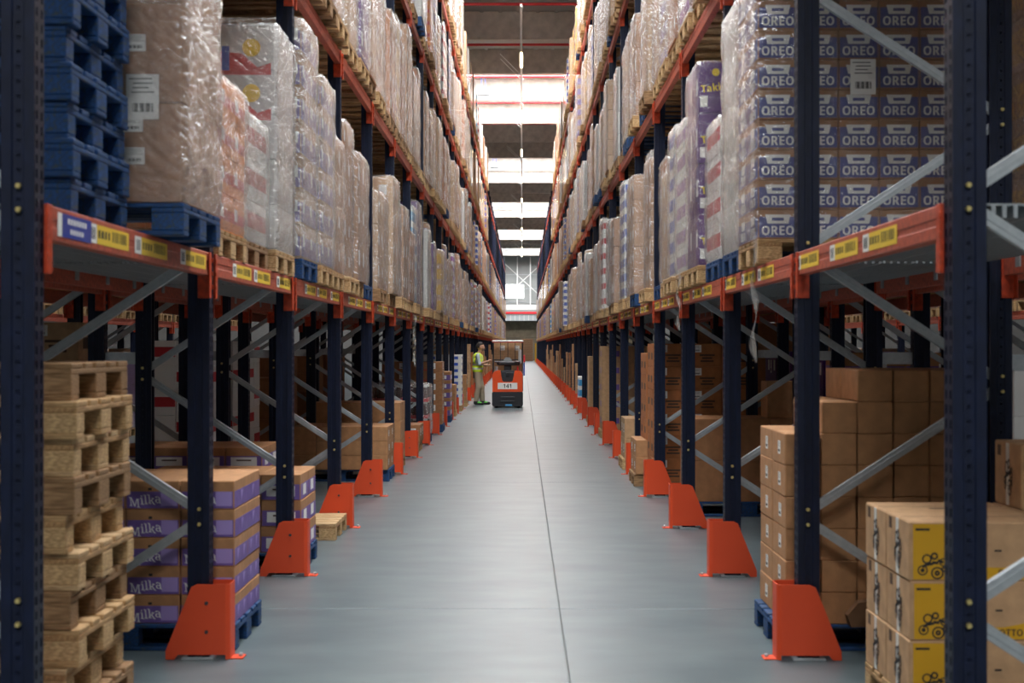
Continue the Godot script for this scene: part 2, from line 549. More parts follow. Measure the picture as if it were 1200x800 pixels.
func far_wall() -> void:
	var w := Node3D.new()
	w.name = "wall_far"
	tag(w, "grey panelled end wall above a brown lower wall at the aisle's end", "wall", "", "structure")
	add_child(w)
	part("lower_wall", slab(Vector3(-13, -0.3, -165), Vector3(13, 4.4, -165.3)), M.wall_low, w)
	# upper wall round a window opening
	part("upper_wall", slab(Vector3(-13, 4.4, -165.1), Vector3(-1.86, 12.8, -165.3)), M.wall_panel, w)
	part("upper_wall", slab(Vector3(0.2, 4.4, -165.1), Vector3(13, 12.8, -165.3)), M.wall_panel, w)
	part("upper_wall", slab(Vector3(-1.86, 4.4, -165.1), Vector3(0.2, 6.9, -165.3)), M.wall_panel, w)
	part("upper_wall", slab(Vector3(-1.86, 8.5, -165.1), Vector3(0.2, 12.8, -165.3)), M.wall_panel, w)
	for k in 4:
		part("panel_joint", slab(Vector3(-12.9, 4.9 + k * 1.55, -165.04), Vector3(12.9, 4.96 + k * 1.55, -165.1)), M.zinc, w)
	var win := Node3D.new()
	win.name = "window_1"
	tag(win, "pair of bright window panes high in the end wall", "window", "", "structure")
	add_child(win)
	for k in 2:
		part("pane", slab(Vector3(-1.82 + k * 1.02, 6.95, -165.2), Vector3(-0.88 + k * 1.02, 8.45, -165.24)), M.window_glow, win)
	var fr := MB.new()
	for k in 3:
		fr.box(V(-1.85 + k * 1.02, 7.7, 165.08), Vector3(0.07, 1.6, 0.1))
	for k in 2:
		fr.box(V(-0.83, 6.92 + k * 1.56, 165.08), Vector3(2.1, 0.06, 0.1))
	part("window_frame", fr.mesh(), M.white_paint, win)
	# canopy girder, ribbed apron, red rail
	var g := Node3D.new()
	g.name = "canopy"
	g.position = V(0, 4.4, 163.6)
	w.add_child(g)
	part("girder", slab(Vector3(-9, 1.2, -0.2), Vector3(9, 1.75, 0.2), 0.02), M.grey_print, g)
	part("rail", slab(Vector3(-9, 0.75, -0.15), Vector3(9, 1.0, 0.15), 0.02), M.pipe_red, g)
	part("apron", slab(Vector3(-9, 0.0, -1.4), Vector3(9, 0.7, 0.0), 0.01), M.zinc, g)
	for k in 36:
		part("apron_rib", bm(Vector3(0.1, 0.62, 0.06), 0.0), M.grey_print, g, Vector3(-8.8 + k * 0.5, 0.34, 0.03))
	# wind bracing in front of the wall
	var br := Node3D.new()
	br.name = "wind_bracing"
	br.position = V(0, 6.2, 164.4)
	w.add_child(br)
	for x in [-2.0, -0.55, 0.9, 2.4]:
		var p := MB.new()
		p.box(Vector3(x, 2.6, 0), Vector3(0.1, 5.4, 0.1), 0.01)
		part("post", p.mesh(), M.white_paint, br)
	for q in [[-2.0, 4.6, 2.2, 0.8], [2.2, 4.6, -2.0, 0.8]]:
		var p := MB.new()
		p.bar(Vector3(q[0], q[1], 0.05), Vector3(q[2], q[3], 0.05), 0.06, 0.06)
		part("diagonal", p.mesh(), M.white_paint, br)
	# doors in the lower wall
	for k in 2:
		var o := Node3D.new()
		o.name = "door_%d" % (k + 1)
		tag(o, ["tan panelled loading door in the brown end wall", "second tan panelled loading door in the brown end wall"][k], "door", "", "structure")
		add_child(o)
		part("door_leaf", slab(Vector3(-1.75 + k * 2.1, 0.0, -164.9), Vector3(-0.2 + k * 2.1, 2.6, -165.0), 0.01), M.door_tan, o)
		var f := MB.new()
		f.box(V(-1.8 + k * 2.1, 1.32, 164.92), Vector3(0.1, 2.65, 0.12))
		f.box(V(-0.15 + k * 2.1, 1.32, 164.92), Vector3(0.1, 2.65, 0.12))
		f.box(V(-0.975 + k * 2.1, 2.65, 164.92), Vector3(1.75, 0.1, 0.12))
		part("door_frame", f.mesh(), M.wall_low, o)
	var yb := thing("guard_post", "slim yellow guard post before the end wall", "bollard", V(1.35, 0, 150.0))
	var bp := MB.new()
	bp.tube(Vector3.ZERO, Vector3(0, 1.9, 0), 0.09, 0.09, 10)
	part("tube", bp.mesh(), M.yellow_print, yb)
	var bf := MB.new()
	bf.box(Vector3(0, 0.01, 0), Vector3(0.3, 0.02, 0.3), 0.004)
	part("foot_plate", bf.mesh(), M.yellow_print, yb)
	for k in 3:
		var o := thing("stacked_crate", "dark brown wooden crate stacked at the far end of the aisle", "crate", V(0.55, 0.8 * k, 158.0), "dark crates at the aisle's end")
		for q in 4:
			part("slat", bm(Vector3(1.2, 0.16, 0.9), 0.01), M.kraft_dark, o, Vector3(0, 0.1 + q * 0.2, 0))
		part("core", bm(Vector3(1.1, 0.78, 0.8), 0.0), M.brown_print, o, Vector3(0, 0.4, 0))

# ---------------------------------------------------------------- racks

func post_mesh() -> ArrayMesh:
	# open channel: perforated web towards +x, grooved sides with a row of holes; y from 0 to POST_H
	var b := MB.new()
	var hx := 0.0575
	var hz := 0.05
	var t := 0.004
	var strip := func(a: Vector3, c: Vector3, y0: float, y1: float, nn: Vector3) -> void:
		b.quad(Vector3(a.x, y0, a.z), Vector3(c.x, y0, c.z), Vector3(c.x, y1, c.z), Vector3(a.x, y1, a.z), nn)
	# web with two columns of slots
	var zs := [-hz, -0.034, -0.018, 0.018, 0.034, hz]
	for k in 5:
		if k == 1 or k == 3:
			for q in int(POST_H / 0.05):
				strip.call(Vector3(hx, 0, zs[k]), Vector3(hx, 0, zs[k + 1]), q * 0.05, q * 0.05 + 0.02, Vector3.RIGHT)
		else:
			strip.call(Vector3(hx, 0, zs[k]), Vector3(hx, 0, zs[k + 1]), 0.0, POST_H, Vector3.RIGHT)
	strip.call(Vector3(hx - 0.03, 0, -hz + t), Vector3(hx - 0.03, 0, hz - t), 0.0, POST_H, Vector3.RIGHT)
	for s in [-1.0, 1.0]:
		var nn := Vector3(0, 0, s)
		var z0: float = s * hz
		var z1: float = s * (hz - 0.007)
		strip.call(Vector3(hx, 0, z0), Vector3(0.022, 0, z0), 0.0, POST_H, nn)
		strip.call(Vector3(0.022, 0, z0), Vector3(0.018, 0, z1), 0.0, POST_H, Vector3(-0.7, 0, s * 0.7))
		strip.call(Vector3(0.018, 0, z1), Vector3(0.006, 0, z1), 0.0, POST_H, nn)
		for q in int(POST_H / 0.05):
			strip.call(Vector3(0.006, 0, z1), Vector3(-0.006, 0, z1), q * 0.05, q * 0.05 + 0.038, nn)
		strip.call(Vector3(-0.006, 0, z1), Vector3(-0.018, 0, z1), 0.0, POST_H, nn)
		strip.call(Vector3(-0.018, 0, z1), Vector3(-0.022, 0, z0), 0.0, POST_H, Vector3(0.7, 0, s * 0.7))
		strip.call(Vector3(-0.022, 0, z0), Vector3(-hx, 0, z0), 0.0, POST_H, nn)
		# returned lip at the open back
		strip.call(Vector3(-hx, 0, z0), Vector3(-hx, 0, s * 0.028), 0.0, POST_H, Vector3.LEFT)
		strip.call(Vector3(0.0, 0, z1 - s * 0.006), Vector3(-0.012, 0, z1 - s * 0.006), 0.0, POST_H, nn)
	b.quad(Vector3(-hx, POST_H, -hz), Vector3(hx, POST_H, -hz), Vector3(hx, POST_H, hz), Vector3(-hx, POST_H, hz), Vector3.UP)
	return b.mesh()


func brace_list(s: float) -> Array:
	# zigzag between the front and the rear post, in the frame's own axes
	var out := []
	var k := 0
	while 0.04 + 0.7 * (k + 1) < POST_H - 0.1:
		var y0 := 0.04 + 0.7 * k + 0.05
		var y1 := 0.04 + 0.7 * (k + 1) - 0.03
		var rear := s * (FRAME_DEEP - 0.03)
		var front := s * 0.03
		out.append([Vector3(rear if k % 2 == 0 else front, y0, 0.0), Vector3(front if k % 2 == 0 else rear, y1, 0.0)])
		k += 1
	return out


func channel(b: MB, a: Vector3, c: Vector3) -> void:
	# C section brace, open towards -z
	var dir := (c - a).normalized()
	var up := Vector3(-dir.y, dir.x, 0)
	if up.y < 0: up = -up
	var mid := (a + c) * 0.5
	var bs := Basis(dir, up, Vector3(0, 0, 1))
	var l := (c - a).length()
	b.box(mid + Vector3(0, 0, 0.016), Vector3(l, 0.048, 0.004), 0.001, bs)
	b.box(mid + up * 0.022, Vector3(l, 0.004, 0.03), 0.0, bs)
	b.box(mid - up * 0.022, Vector3(l, 0.004, 0.03), 0.0, bs)
	b.box(mid + Vector3(0, 0, 0.019), Vector3(l, 0.012, 0.004), 0.001, bs)


func make_frame(s: float, detail: int) -> Node3D:
	# detail 2: each brace and bolt, 1: each brace, 0: braces joined
	var o := Node3D.new()
	o.set_meta("base", "upright_frame")
	var pm: ArrayMesh = cache["post"]
	var face := Basis() if s < 0 else Basis(Vector3.UP, PI)
	part("post", pm, M.navy, o, Vector3.ZERO, face)
	part("post", pm, M.navy, o, Vector3(s * FRAME_DEEP, 0, 0), Basis(Vector3.UP, PI) * face)
	for x in [0.0, s * FRAME_DEEP]:
		part("foot_plate", bm(Vector3(0.17, 0.012, 0.15), 0.002), M.zinc, o, Vector3(x, 0.006, 0))
	var one := MB.new()
	for q in brace_list(s):
		var key := "brace%s%.2f" % [s, q[0].y]
		if detail > 0:
			if not cache.has(key):
				var b := MB.new()
				channel(b, q[0], q[1])
				cache[key] = b.mesh()
			var br := part("brace", cache[key], M.zinc, o)
			if detail > 1:
				for e in q:
					part("bolt", bolt_mesh(), M.zinc_bolt, br, e + Vector3(s * (-0.035 if absf(e.x) < 0.5 else 0.035), 0, 0.052))
		else:
			channel(one, q[0], q[1])
	if detail == 0:
		if not cache.has("lattice%s" % s):
			cache["lattice%s" % s] = one.mesh()
		tag(part("brace_lattice", cache["lattice%s" % s], M.zinc, o), "", "", "", "stuff")
	return o


func bolt_mesh() -> ArrayMesh:
	if not cache.has("bolt"):
		var b := MB.new()
		b.tube(Vector3.ZERO, Vector3(0, 0, 0.012), 0.011, 0.009, 6)
		cache["bolt"] = b.mesh()
	return cache["bolt"]


func rail_mesh() -> ArrayMesh:
	# box beam with a stepped inner ledge; along z, face towards +x
	if not cache.has("rail"):
		var b := MB.new()
		var l := BAY - 0.112
		b.prism(PackedVector2Array([Vector2(0.025, 0.004), Vector2(0.021, 0.0), Vector2(-0.025, 0.0), Vector2(-0.025, 0.09), Vector2(0.0, 0.09), Vector2(0.0, BEAM_H), Vector2(0.021, BEAM_H), Vector2(0.025, BEAM_H - 0.004), Vector2(0.025, 0.075), Vector2(0.022, 0.072), Vector2(0.022, 0.048), Vector2(0.025, 0.045)]), -l / 2, l / 2, 2)
		cache["rail"] = b.mesh()
	return cache["rail"]


func connector_mesh(e: float) -> ArrayMesh:
	# bracket at a beam's end (e = +1 at the camera's end): plate before the post's web and a cheek along its side
	var key := "conn%s" % e
	if not cache.has(key):
		var b := MB.new()
		b.box(Vector3(0.033, -0.02, e * -0.022), Vector3(0.006, 0.24, 0.056), 0.002)
		b.box(Vector3(-0.001, -0.02, e * -0.003), Vector3(0.07, 0.24, 0.005), 0.002)
		for k in 3:
			b.box(Vector3(0.038, 0.06 - k * 0.07, e * 0.012), Vector3(0.008, 0.022, 0.016), 0.002)
		cache[key] = b.mesh()
	return cache[key]


func label_mesh(v: int) -> ArrayMesh:
	# yellow location sticker with a white end and black code bars, facing +x
	var key := "sticker%d" % v
	if not cache.has(key):
		var m := ArrayMesh.new()
		var y := MB.new()
		y.box(Vector3(0.0005, 0, 0), Vector3(0.001, 0.074, 0.46), 0.0)
		y.into(m)
		var w := MB.new()
		w.box(Vector3(0.0005, 0, 0.287), Vector3(0.001, 0.074, 0.105), 0.0)
		w.into(m)
		var k := MB.new()
		var r := RandomNumberGenerator.new()
		r.seed = 100 + v
		for q in 4:
			k.box(Vector3(0.0012, 0.002, 0.2 - q * 0.045), Vector3(0.0008, 0.03, 0.018 + 0.012 * r.randf()), 0.0)
		for q in 9:
			k.box(Vector3(0.0012, 0.004, 0.01 - q * 0.024), Vector3(0.0008, 0.042, 0.006 + r.randf() * 0.009), 0.0)
		for q in 5:
			k.box(Vector3(0.0012, 0.0, 0.315 - q * 0.014), Vector3(0.0008, 0.045, 0.004 + r.randf() * 0.005), 0.0)
		k.into(m)
		m.surface_set_material(0, M.sticker_yellow)
		m.surface_set_material(1, M.white_print)
		m.surface_set_material(2, M.black_print)
		cache[key] = m
	return cache[key]


func sign_mesh() -> ArrayMesh:
	if not cache.has("sign"):
		var m := ArrayMesh.new()
		var y := MB.new()
		y.box(Vector3(0.0005, 0, 0), Vector3(0.001, 0.085, 0.36), 0.0)
		y.into(m)
		var w := MB.new()
		w.box(Vector3(0.0005, 0, 0.2), Vector3(0.001, 0.085, 0.055), 0.0)
		for q in 7:
			w.box(Vector3(0.0012, 0.018, 0.1 - q * 0.034), Vector3(0.0008, 0.02, 0.022), 0.0)
		for q in 5:
			w.box(Vector3(0.0012, -0.018, 0.07 - q * 0.034), Vector3(0.0008, 0.018, 0.022), 0.0)
		w.into(m)
		m.surface_set_material(0, M.sticker_blue)
		m.surface_set_material(1, M.white_print)
		cache["sign"] = m
	return cache["sign"]


func make_beam(s: float, stickers: bool) -> Node3D:
	var o := Node3D.new()
	o.set_meta("base", "rack_beam")
	var face := Basis() if s < 0 else Basis(Vector3.UP, PI)
	part("rail", rail_mesh(), M.beam, o, Vector3.ZERO, face)
	for e in [-1.0, 1.0]:
		var c := part("end_connector", connector_mesh(e), M.orange, o, Vector3(0, 0.02, e * (BAY * 0.5 - 0.056) * (1.0 if s < 0 else -1.0)), face)
		c.set_meta("label", "bright orange end bracket")
	if stickers:
		for k in 3:
			part("location_label", label_mesh(k), null, o, Vector3(-s * 0.0255, 0.062, [0.49, -0.18, -1.02][k]), face)
	return o


func guard_mesh() -> ArrayMesh:
	# bent plate guard: vertical plate towards the aisle (+x), sloping cheeks beside the post
	if not cache.has("guard"):
		var b := MB.new()
		var t := 0.005
		for e in [-1.0, 1.0]:
			var z0: float = e * 0.085
			var lo := minf(z0, z0 - e * t)
			b.prism(PackedVector2Array([Vector2(0.15, 0.03), Vector2(0.15, 0.4), Vector2(0.0, 0.4), Vector2(-0.03, 0.385), Vector2(-0.165, 0.05), Vector2(-0.165, 0.005), Vector2(-0.12, 0.005), Vector2(-0.1, 0.03)]), lo, lo + t, 2)
		# bend round to the front plate
		b.prism(PackedVector2Array([Vector2(0.15, -0.085), Vector2(0.168, -0.07), Vector2(0.172, -0.06), Vector2(0.172, 0.06), Vector2(0.168, 0.07), Vector2(0.15, 0.085), Vector2(0.15, 0.08), Vector2(0.163, 0.067), Vector2(0.167, 0.058), Vector2(0.167, -0.058), Vector2(0.163, -0.067), Vector2(0.15, -0.08)]), 0.005, 0.4, 1)
		b.box(Vector3(0.2, 0.004, 0.0), Vector3(0.07, 0.007, 0.1), 0.002)
		cache["guard"] = b.mesh()
	return cache["guard"]


func make_guard() -> Node3D:
	var o := Node3D.new()
	o.set_meta("base", "column_guard")
	part("guard_plate", guard_mesh(), M.guard, o)
	for y in [0.15, 0.3]:
		part("bolt", bolt_mesh(), M.steel_dark, o, Vector3(0.05, y, 0.083))
	part("anchor_bolt", bm(Vector3(0.02, 0.02, 0.02), 0.004), M.zinc, o, Vector3(0.215, 0.016, 0))
	return o


func side_phrase(s: float) -> String:
	return "the worker's rack" if s < 0 else "the rack facing the worker"


func racks() -> void:
	cache["post"] = post_mesh()
	for s in [-1.0, 1.0]:
		var xf: float = XL if s < 0 else XR
		var ph := side_phrase(s)
		var proto := [make_frame(s, 0), make_frame(s, 1), make_frame(s, 2)]
		var beams := [make_beam(s, false), make_beam(s, true)]
		var back := make_beam(-s, false)
		var guard := make_guard()
		var gturn := 0.0 if s < 0 else PI
		for i in ALL_BAYS + 1:
			var d := D0 + BAY * i
			var f: Node3D = proto[2 if i < 6 else (1 if i < 12 else 0)]
			var o := copy(f, V(xf, 0, d), "navy perforated upright frame, %s from the open end of %s" % [ordinal(i + 1), ph], "upright frames of " + ph)
			tag(o, "", "upright frame")
			var g := copy(guard, V(xf, 0, d), "orange steel column guard, %s from the open end of %s" % [ordinal(i + 1), ph], "orange column guards of " + ph, gturn)
			tag(g, "", "column guard", "", "thing")
		# aisle-side beams, one by one as far as they can be told apart
		var far := []
		for i in ALL_BAYS:
			for l in 4:
				var at := V(xf - s * 0.034, LEVEL[l], D0 + BAY * (i + 0.5))
				if i < 30 and at.y < 2.9 + (at.z * -0.245):
					var o := copy(beams[1 if l == 0 else 0], at, "orange aisle beam, %s beam level, %s bay of %s" % [ordinal(l + 1), ordinal(i + 1), ph], "aisle beams of " + ph)
					tag(o, "", "rack beam", "", "thing")
					if i == 0 and l == 0 and s < 0:
						part("location_sign", sign_mesh(), null, o, Vector3(0.0262, 0.062, 0.98))
				elif i >= 30:
					far.append(Transform3D(Basis() if s < 0 else Basis(Vector3.UP, PI), at))
		multi("distant_rack_beams", rail_mesh(), M.beam, far, "orange beams in the far bays of " + ph, "rack beams")
		# rear beams, decking planks and row spacers of the near bays
		for i in 10:
			for l in 2:
				var o := copy(back, V(xf + s * (FRAME_DEEP + 0.034), LEVEL[l], D0 + BAY * (i + 0.5)), "orange rear beam, %s beam level, %s bay of %s" % [ordinal(l + 1), ordinal(i + 1), ph], "rear beams of " + ph)
				tag(o, "", "rack beam", "", "thing")
			steel_deck(s, xf, i, ph)
		for i in range(1, 9):
			for y in [1.52, 5.5]:
				var o := thing("row_spacer", "grey zinc row spacer at the %s %s rear post of %s" % ["lower" if y < 3.0 else "upper", ordinal(i + 1), ph], "row spacer", V(xf + s * (FRAME_DEEP + 0.17), y, D0 + BAY * i + 0.02), "row spacers of " + ph)
				part("channel_web", bm(Vector3(0.222, 0.085, 0.006), 0.001), M.zinc, o, Vector3(0, 0.04, 0.035))
				for q in [-1, 1]:
					part("flange", bm(Vector3(0.222, 0.006, 0.04), 0.001), M.zinc, o, Vector3(0, 0.04 + q * 0.0395, 0.015))
		for n in [proto[0], proto[1], proto[2], beams[0], beams[1], back, guard]:
			n.free()


func multi(called: String, mesh: Mesh, m: Material, where: Array, label: String, category: String) -> void:
	if where.is_empty():
		return
	var mm := MultiMesh.new()
	mm.transform_format = MultiMesh.TRANSFORM_3D
	mm.mesh = mesh
	mm.instance_count = where.size()
	for k in where.size():
		mm.set_instance_transform(k, where[k])
	var o := MultiMeshInstance3D.new()
	o.multimesh = mm
	if m: o.material_override = m
	o.name = numbered(called)
	tag(o, label, category, "", "stuff")
	add_child(o)


func steel_deck(s: float, xf: float, i: int, ph: String) -> void:
	# zinc planks lying lengthwise between the front and rear beams of the first level, on cross supports
	var o := thing("steel_deck", "ribbed zinc shelf deck, first beam level, %s bay of %s" % [ordinal(i + 1), ph], "shelf deck", V(xf + s * 0.5, LEVEL[0] + 0.09, D0 + BAY * (i + 0.5)), "zinc shelf decks of " + ph)
	if not cache.has("plank"):
		var b := MB.new()
		b.box(Vector3(0, 0.024, 0), Vector3(0.158, 0.006, BAY - 0.13), 0.0)
		for q in [-0.076, -0.038, 0.0, 0.038, 0.076]:
			b.box(Vector3(q, 0.0, 0), Vector3(0.014, 0.044, BAY - 0.13), 0.0)
		cache["plank"] = b.mesh()
	for k in 5:
		part("deck_plank", cache["plank"], M.deck, o, Vector3(-s * 0.5 + s * (0.155 + k * 0.173), 0.002, 0))
	for k in 4:
		part("support_clip", bm(Vector3(0.008, 0.06, 0.07), 0.002), M.deck, o, Vector3(s * 0.481, -0.035, -1.0 + k * 0.66))

# ---------------------------------------------------------------- pallets and loads

func make_pallet(kind: String, detail: bool) -> Node3D:
	# 1.2 m across the rack (x), 0.8 m along the aisle (z), 0.144 high; origin in the middle of its base
	var o := Node3D.new()
	o.set_meta("base", {"wood": "wooden_pallet", "pale": "wooden_pallet", "old": "wooden_pallet", "blue": "blue_pallet", "dark": "blue_pallet"}[kind])
	var long: Material = {"wood": M.wood, "pale": M.wood_pale, "old": M.wood_old, "blue": M.pallet_blue, "dark": M.pallet_blue}[kind]
	var cross: Material = {"wood": M.wood_cross, "pale": M.wood_cross, "old": M.wood_old, "blue": M.pallet_blue_cross, "dark": M.pallet_blue_cross}[kind]
	var block: Material = {"wood": M.wood_block, "pale": M.wood_block, "old": M.wood_old, "blue": M.pallet_blue_cross, "dark": M.pallet_blue_cross}[kind]
	var pieces := []
	for k in 5:
		var w: float = [0.145, 0.1, 0.145, 0.1, 0.145][k]
		pieces.append(["deck_board", Vector3(0, 0.133, [-0.3275, -0.168, 0.0, 0.168, 0.3275][k]), Vector3(1.2, 0.022, w), long])
	for k in 3:
		pieces.append(["cross_board", Vector3([-0.5275, 0.0, 0.5275][k], 0.111, 0), Vector3(0.145, 0.022, 0.8), cross])
		for j in 3:
			pieces.append(["block", Vector3([-0.5275, 0.0, 0.5275][k], 0.061, [-0.35, 0.0, 0.35][j]), Vector3(0.145, 0.078, [0.1, 0.145, 0.1][j]), block])
	for k in 3:
		pieces.append(["skid_board", Vector3(0, 0.011, [-0.35, 0.0, 0.35][k]), Vector3(1.2, 0.022, [0.1, 0.145, 0.1][k]), long])
	if detail:
		for p in pieces:
			part(p[0], bm(p[2], 0.004), p[3], o, p[1])
	else:
		var key := "pallet_" + kind
		if not cache.has(key):
			cache[key] = joined_pieces(pieces)
		part("boards", cache[key], null, o)
	return o


func joined_pieces(pieces: Array) -> ArrayMesh:
	# one surface for each material
	var by := {}
	for p in pieces:
		if not by.has(p[3]):
			by[p[3]] = MB.new()
		by[p[3]].box(p[1], p[2], 0.0)
	var m := ArrayMesh.new()
	for k in by:
		by[k].into(m)
		m.surface_set_material(m.get_surface_count() - 1, k)
	return m


var pallet_proto := {}


func put_pallet(kind: String, at: Vector3, detail: bool, label: String, group: String, turn := 0.0) -> Node3D:
	var key := kind + str(detail)
	if not pallet_proto.has(key):
		pallet_proto[key] = make_pallet(kind, detail)
	var o := copy(pallet_proto[key], at, label, group, turn)
	tag(o, "", "pallet")
	return o


func pallet_words(kind: String) -> String:
	return {"wood": "wooden pallet", "pale": "pale wooden pallet", "old": "weathered wooden pallet", "blue": "blue painted pallet", "dark": "blue pallet"}[kind]


# How cartons look: body, band (material, from, to as shares of the height), label (material, where), words for labels.
var STYLES := {}


func styles() -> void:
	STYLES = {
		"brown": {"body": M.kraft, "nx": 3, "nz": 2, "h": 0.29, "label": M.white_print, "words": "brown cartons"},
		"plain": {"body": M.kraft2, "nx": 2, "nz": 2, "h": 0.42, "label": M.white_print, "words": "large plain brown cartons"},
		"plain_bare": {"body": M.kraft2, "nx": 2, "nz": 2, "h": 0.445, "label": null, "words": "large plain brown cartons"},
		"tan": {"body": M.kraft_pale, "nx": 4, "nz": 2, "h": 0.24, "label": null, "words": "pale tan cartons"},
		"amber": {"body": M.kraft_orange, "nx": 3, "nz": 2, "h": 0.33, "label": M.white_print, "words": "orange-brown cartons"},
		"lilac": {"body": M.kraft, "nx": 4, "nz": 2, "h": 0.25, "band": [M.purple, 0.08, 0.66], "label": M.white_print, "words": "lilac banded cartons"},
		"grape": {"body": M.grape, "nx": 3, "nz": 2, "h": 0.4, "label": M.white_print, "words": "deep purple cartons"},
		"pink": {"body": M.white_print, "nx": 4, "nz": 2, "h": 0.22, "band": [M.violet_pink, 0.2, 0.7], "label": null, "words": "white and magenta cartons"},
		"red": {"body": M.white_print, "nx": 4, "nz": 2, "h": 0.26, "band": [M.red_print, 0.35, 0.75], "label": null, "words": "red and white cartons"},
		"blue": {"body": M.white_print, "nx": 4, "nz": 2, "h": 0.2, "band": [M.blue_print, 0.2, 0.75], "label": null, "words": "blue and white cartons"},
		"biscuit": {"body": M.kraft2, "nx": 5, "nz": 2, "h": 0.178, "band": [M.biscuit_blue, 0.06, 0.76], "label": null, "words": "navy printed cartons"},
		"white": {"body": M.grey_print, "nx": 3, "nz": 2, "h": 0.33, "label": null, "words": "white packs"},
		"yellow": {"body": M.kraft_pale, "nx": 3, "nz": 2, "h": 0.3, "band": [M.yellow_print, 0.15, 0.8], "label": null, "words": "yellow cartons"},
		"orange": {"body": M.orange_print, "nx": 3, "nz": 2, "h": 0.21, "band": [M.red_print, 0.3, 0.6], "label": M.white_print, "words": "orange packs with red print"},
		"sky": {"body": M.white_print, "nx": 4, "nz": 2, "h": 0.24, "band": [M.sky_print, 0.1, 0.7], "label": null, "words": "sky blue packs"},
		"whiteblue": {"body": M.white_print, "nx": 4, "nz": 2, "h": 0.16, "label": M.blue_print, "words": "blue and white cartons"},
		"lilacmark": {"body": M.kraft_pale, "nx": 3, "nz": 2, "h": 0.3, "label": M.purple, "words": "tan cartons with purple marks"},
		"sand": {"body": M.kraft_pale, "nx": 3, "nz": 2, "h": 0.36, "label": M.grey_print, "words": "sand coloured cartons"},
	}


func kind_name(key: String) -> String:
	return String(STYLES[key].words).get_slice(" with", 0).trim_suffix("s").replace(" ", "_").replace("-", "_")


func styled(key: String, size: Vector3, faces := "zx") -> ArrayMesh:
	# a carton (or a whole layer) of that style: body, coloured band printed round it, stickers on its sides
	var name_ := "s%s%.3f,%.3f,%.3f" % [key, size.x, size.y, size.z]
	if cache.has(name_):
		return cache[name_]
	var st: Dictionary = STYLES[key]
	var m := ArrayMesh.new()
	var b := MB.new()
	b.box(Vector3(0, size.y * 0.5, 0), size, 0.005)
	b.into(m)
	m.surface_set_material(0, st.body)
	if st.has("band"):
		var q := MB.new()
		var y0: float = st.band[1] * size.y
		var y1: float = st.band[2] * size.y
		var c := Vector3(0, (y0 + y1) * 0.5, 0)
		for sx in [-1.0, 1.0]:
			q.box(c + Vector3(sx * size.x * 0.5, 0, 0), Vector3(0.0016, y1 - y0, size.z - 0.012))
			q.box(c + Vector3(0, 0, sx * size.z * 0.5), Vector3(size.x - 0.012, y1 - y0, 0.0016))
		q.into(m)
		m.surface_set_material(m.get_surface_count() - 1, st.band[0])
	if st.label:
		var q := MB.new()
		var hh := size.y * 0.34
		var n := maxi(1, int(round(size.z / 0.4)))
		for k in n:
			var zc := (k + 0.5) * size.z / n - size.z * 0.5 + 0.06
			for sx in [-1.0, 1.0]:
				q.box(Vector3(sx * size.x * 0.5, size.y * 0.55, zc), Vector3(0.003, hh, 0.09))
		n = maxi(1, int(round(size.x / 0.4)))
		for k in n:
			var xc := (k + 0.5) * size.x / n - size.x * 0.5 + 0.07
			for sz in [-1.0, 1.0]:
				q.box(Vector3(xc, size.y * 0.55, sz * size.z * 0.5), Vector3(0.1, hh, 0.003))
		q.into(m)
		m.surface_set_material(m.get_surface_count() - 1, st.label)
	cache[name_] = m
	return m


func film_mesh(w: float, dz: float, h: float, layer: float, sd: int, loose := 0.011) -> ArrayMesh:
	var st := SurfaceTool.new()
	st.begin(Mesh.PRIMITIVE_TRIANGLES)
	st.set_smooth_group(0)
	film_sheet(st, w, dz, h, layer, sd, loose, 0.0)
	film_sheet(st, w, dz, h, layer, sd + 9, loose * 0.8, 0.004)
	st.generate_normals()
	st.generate_tangents()
	return st.commit()


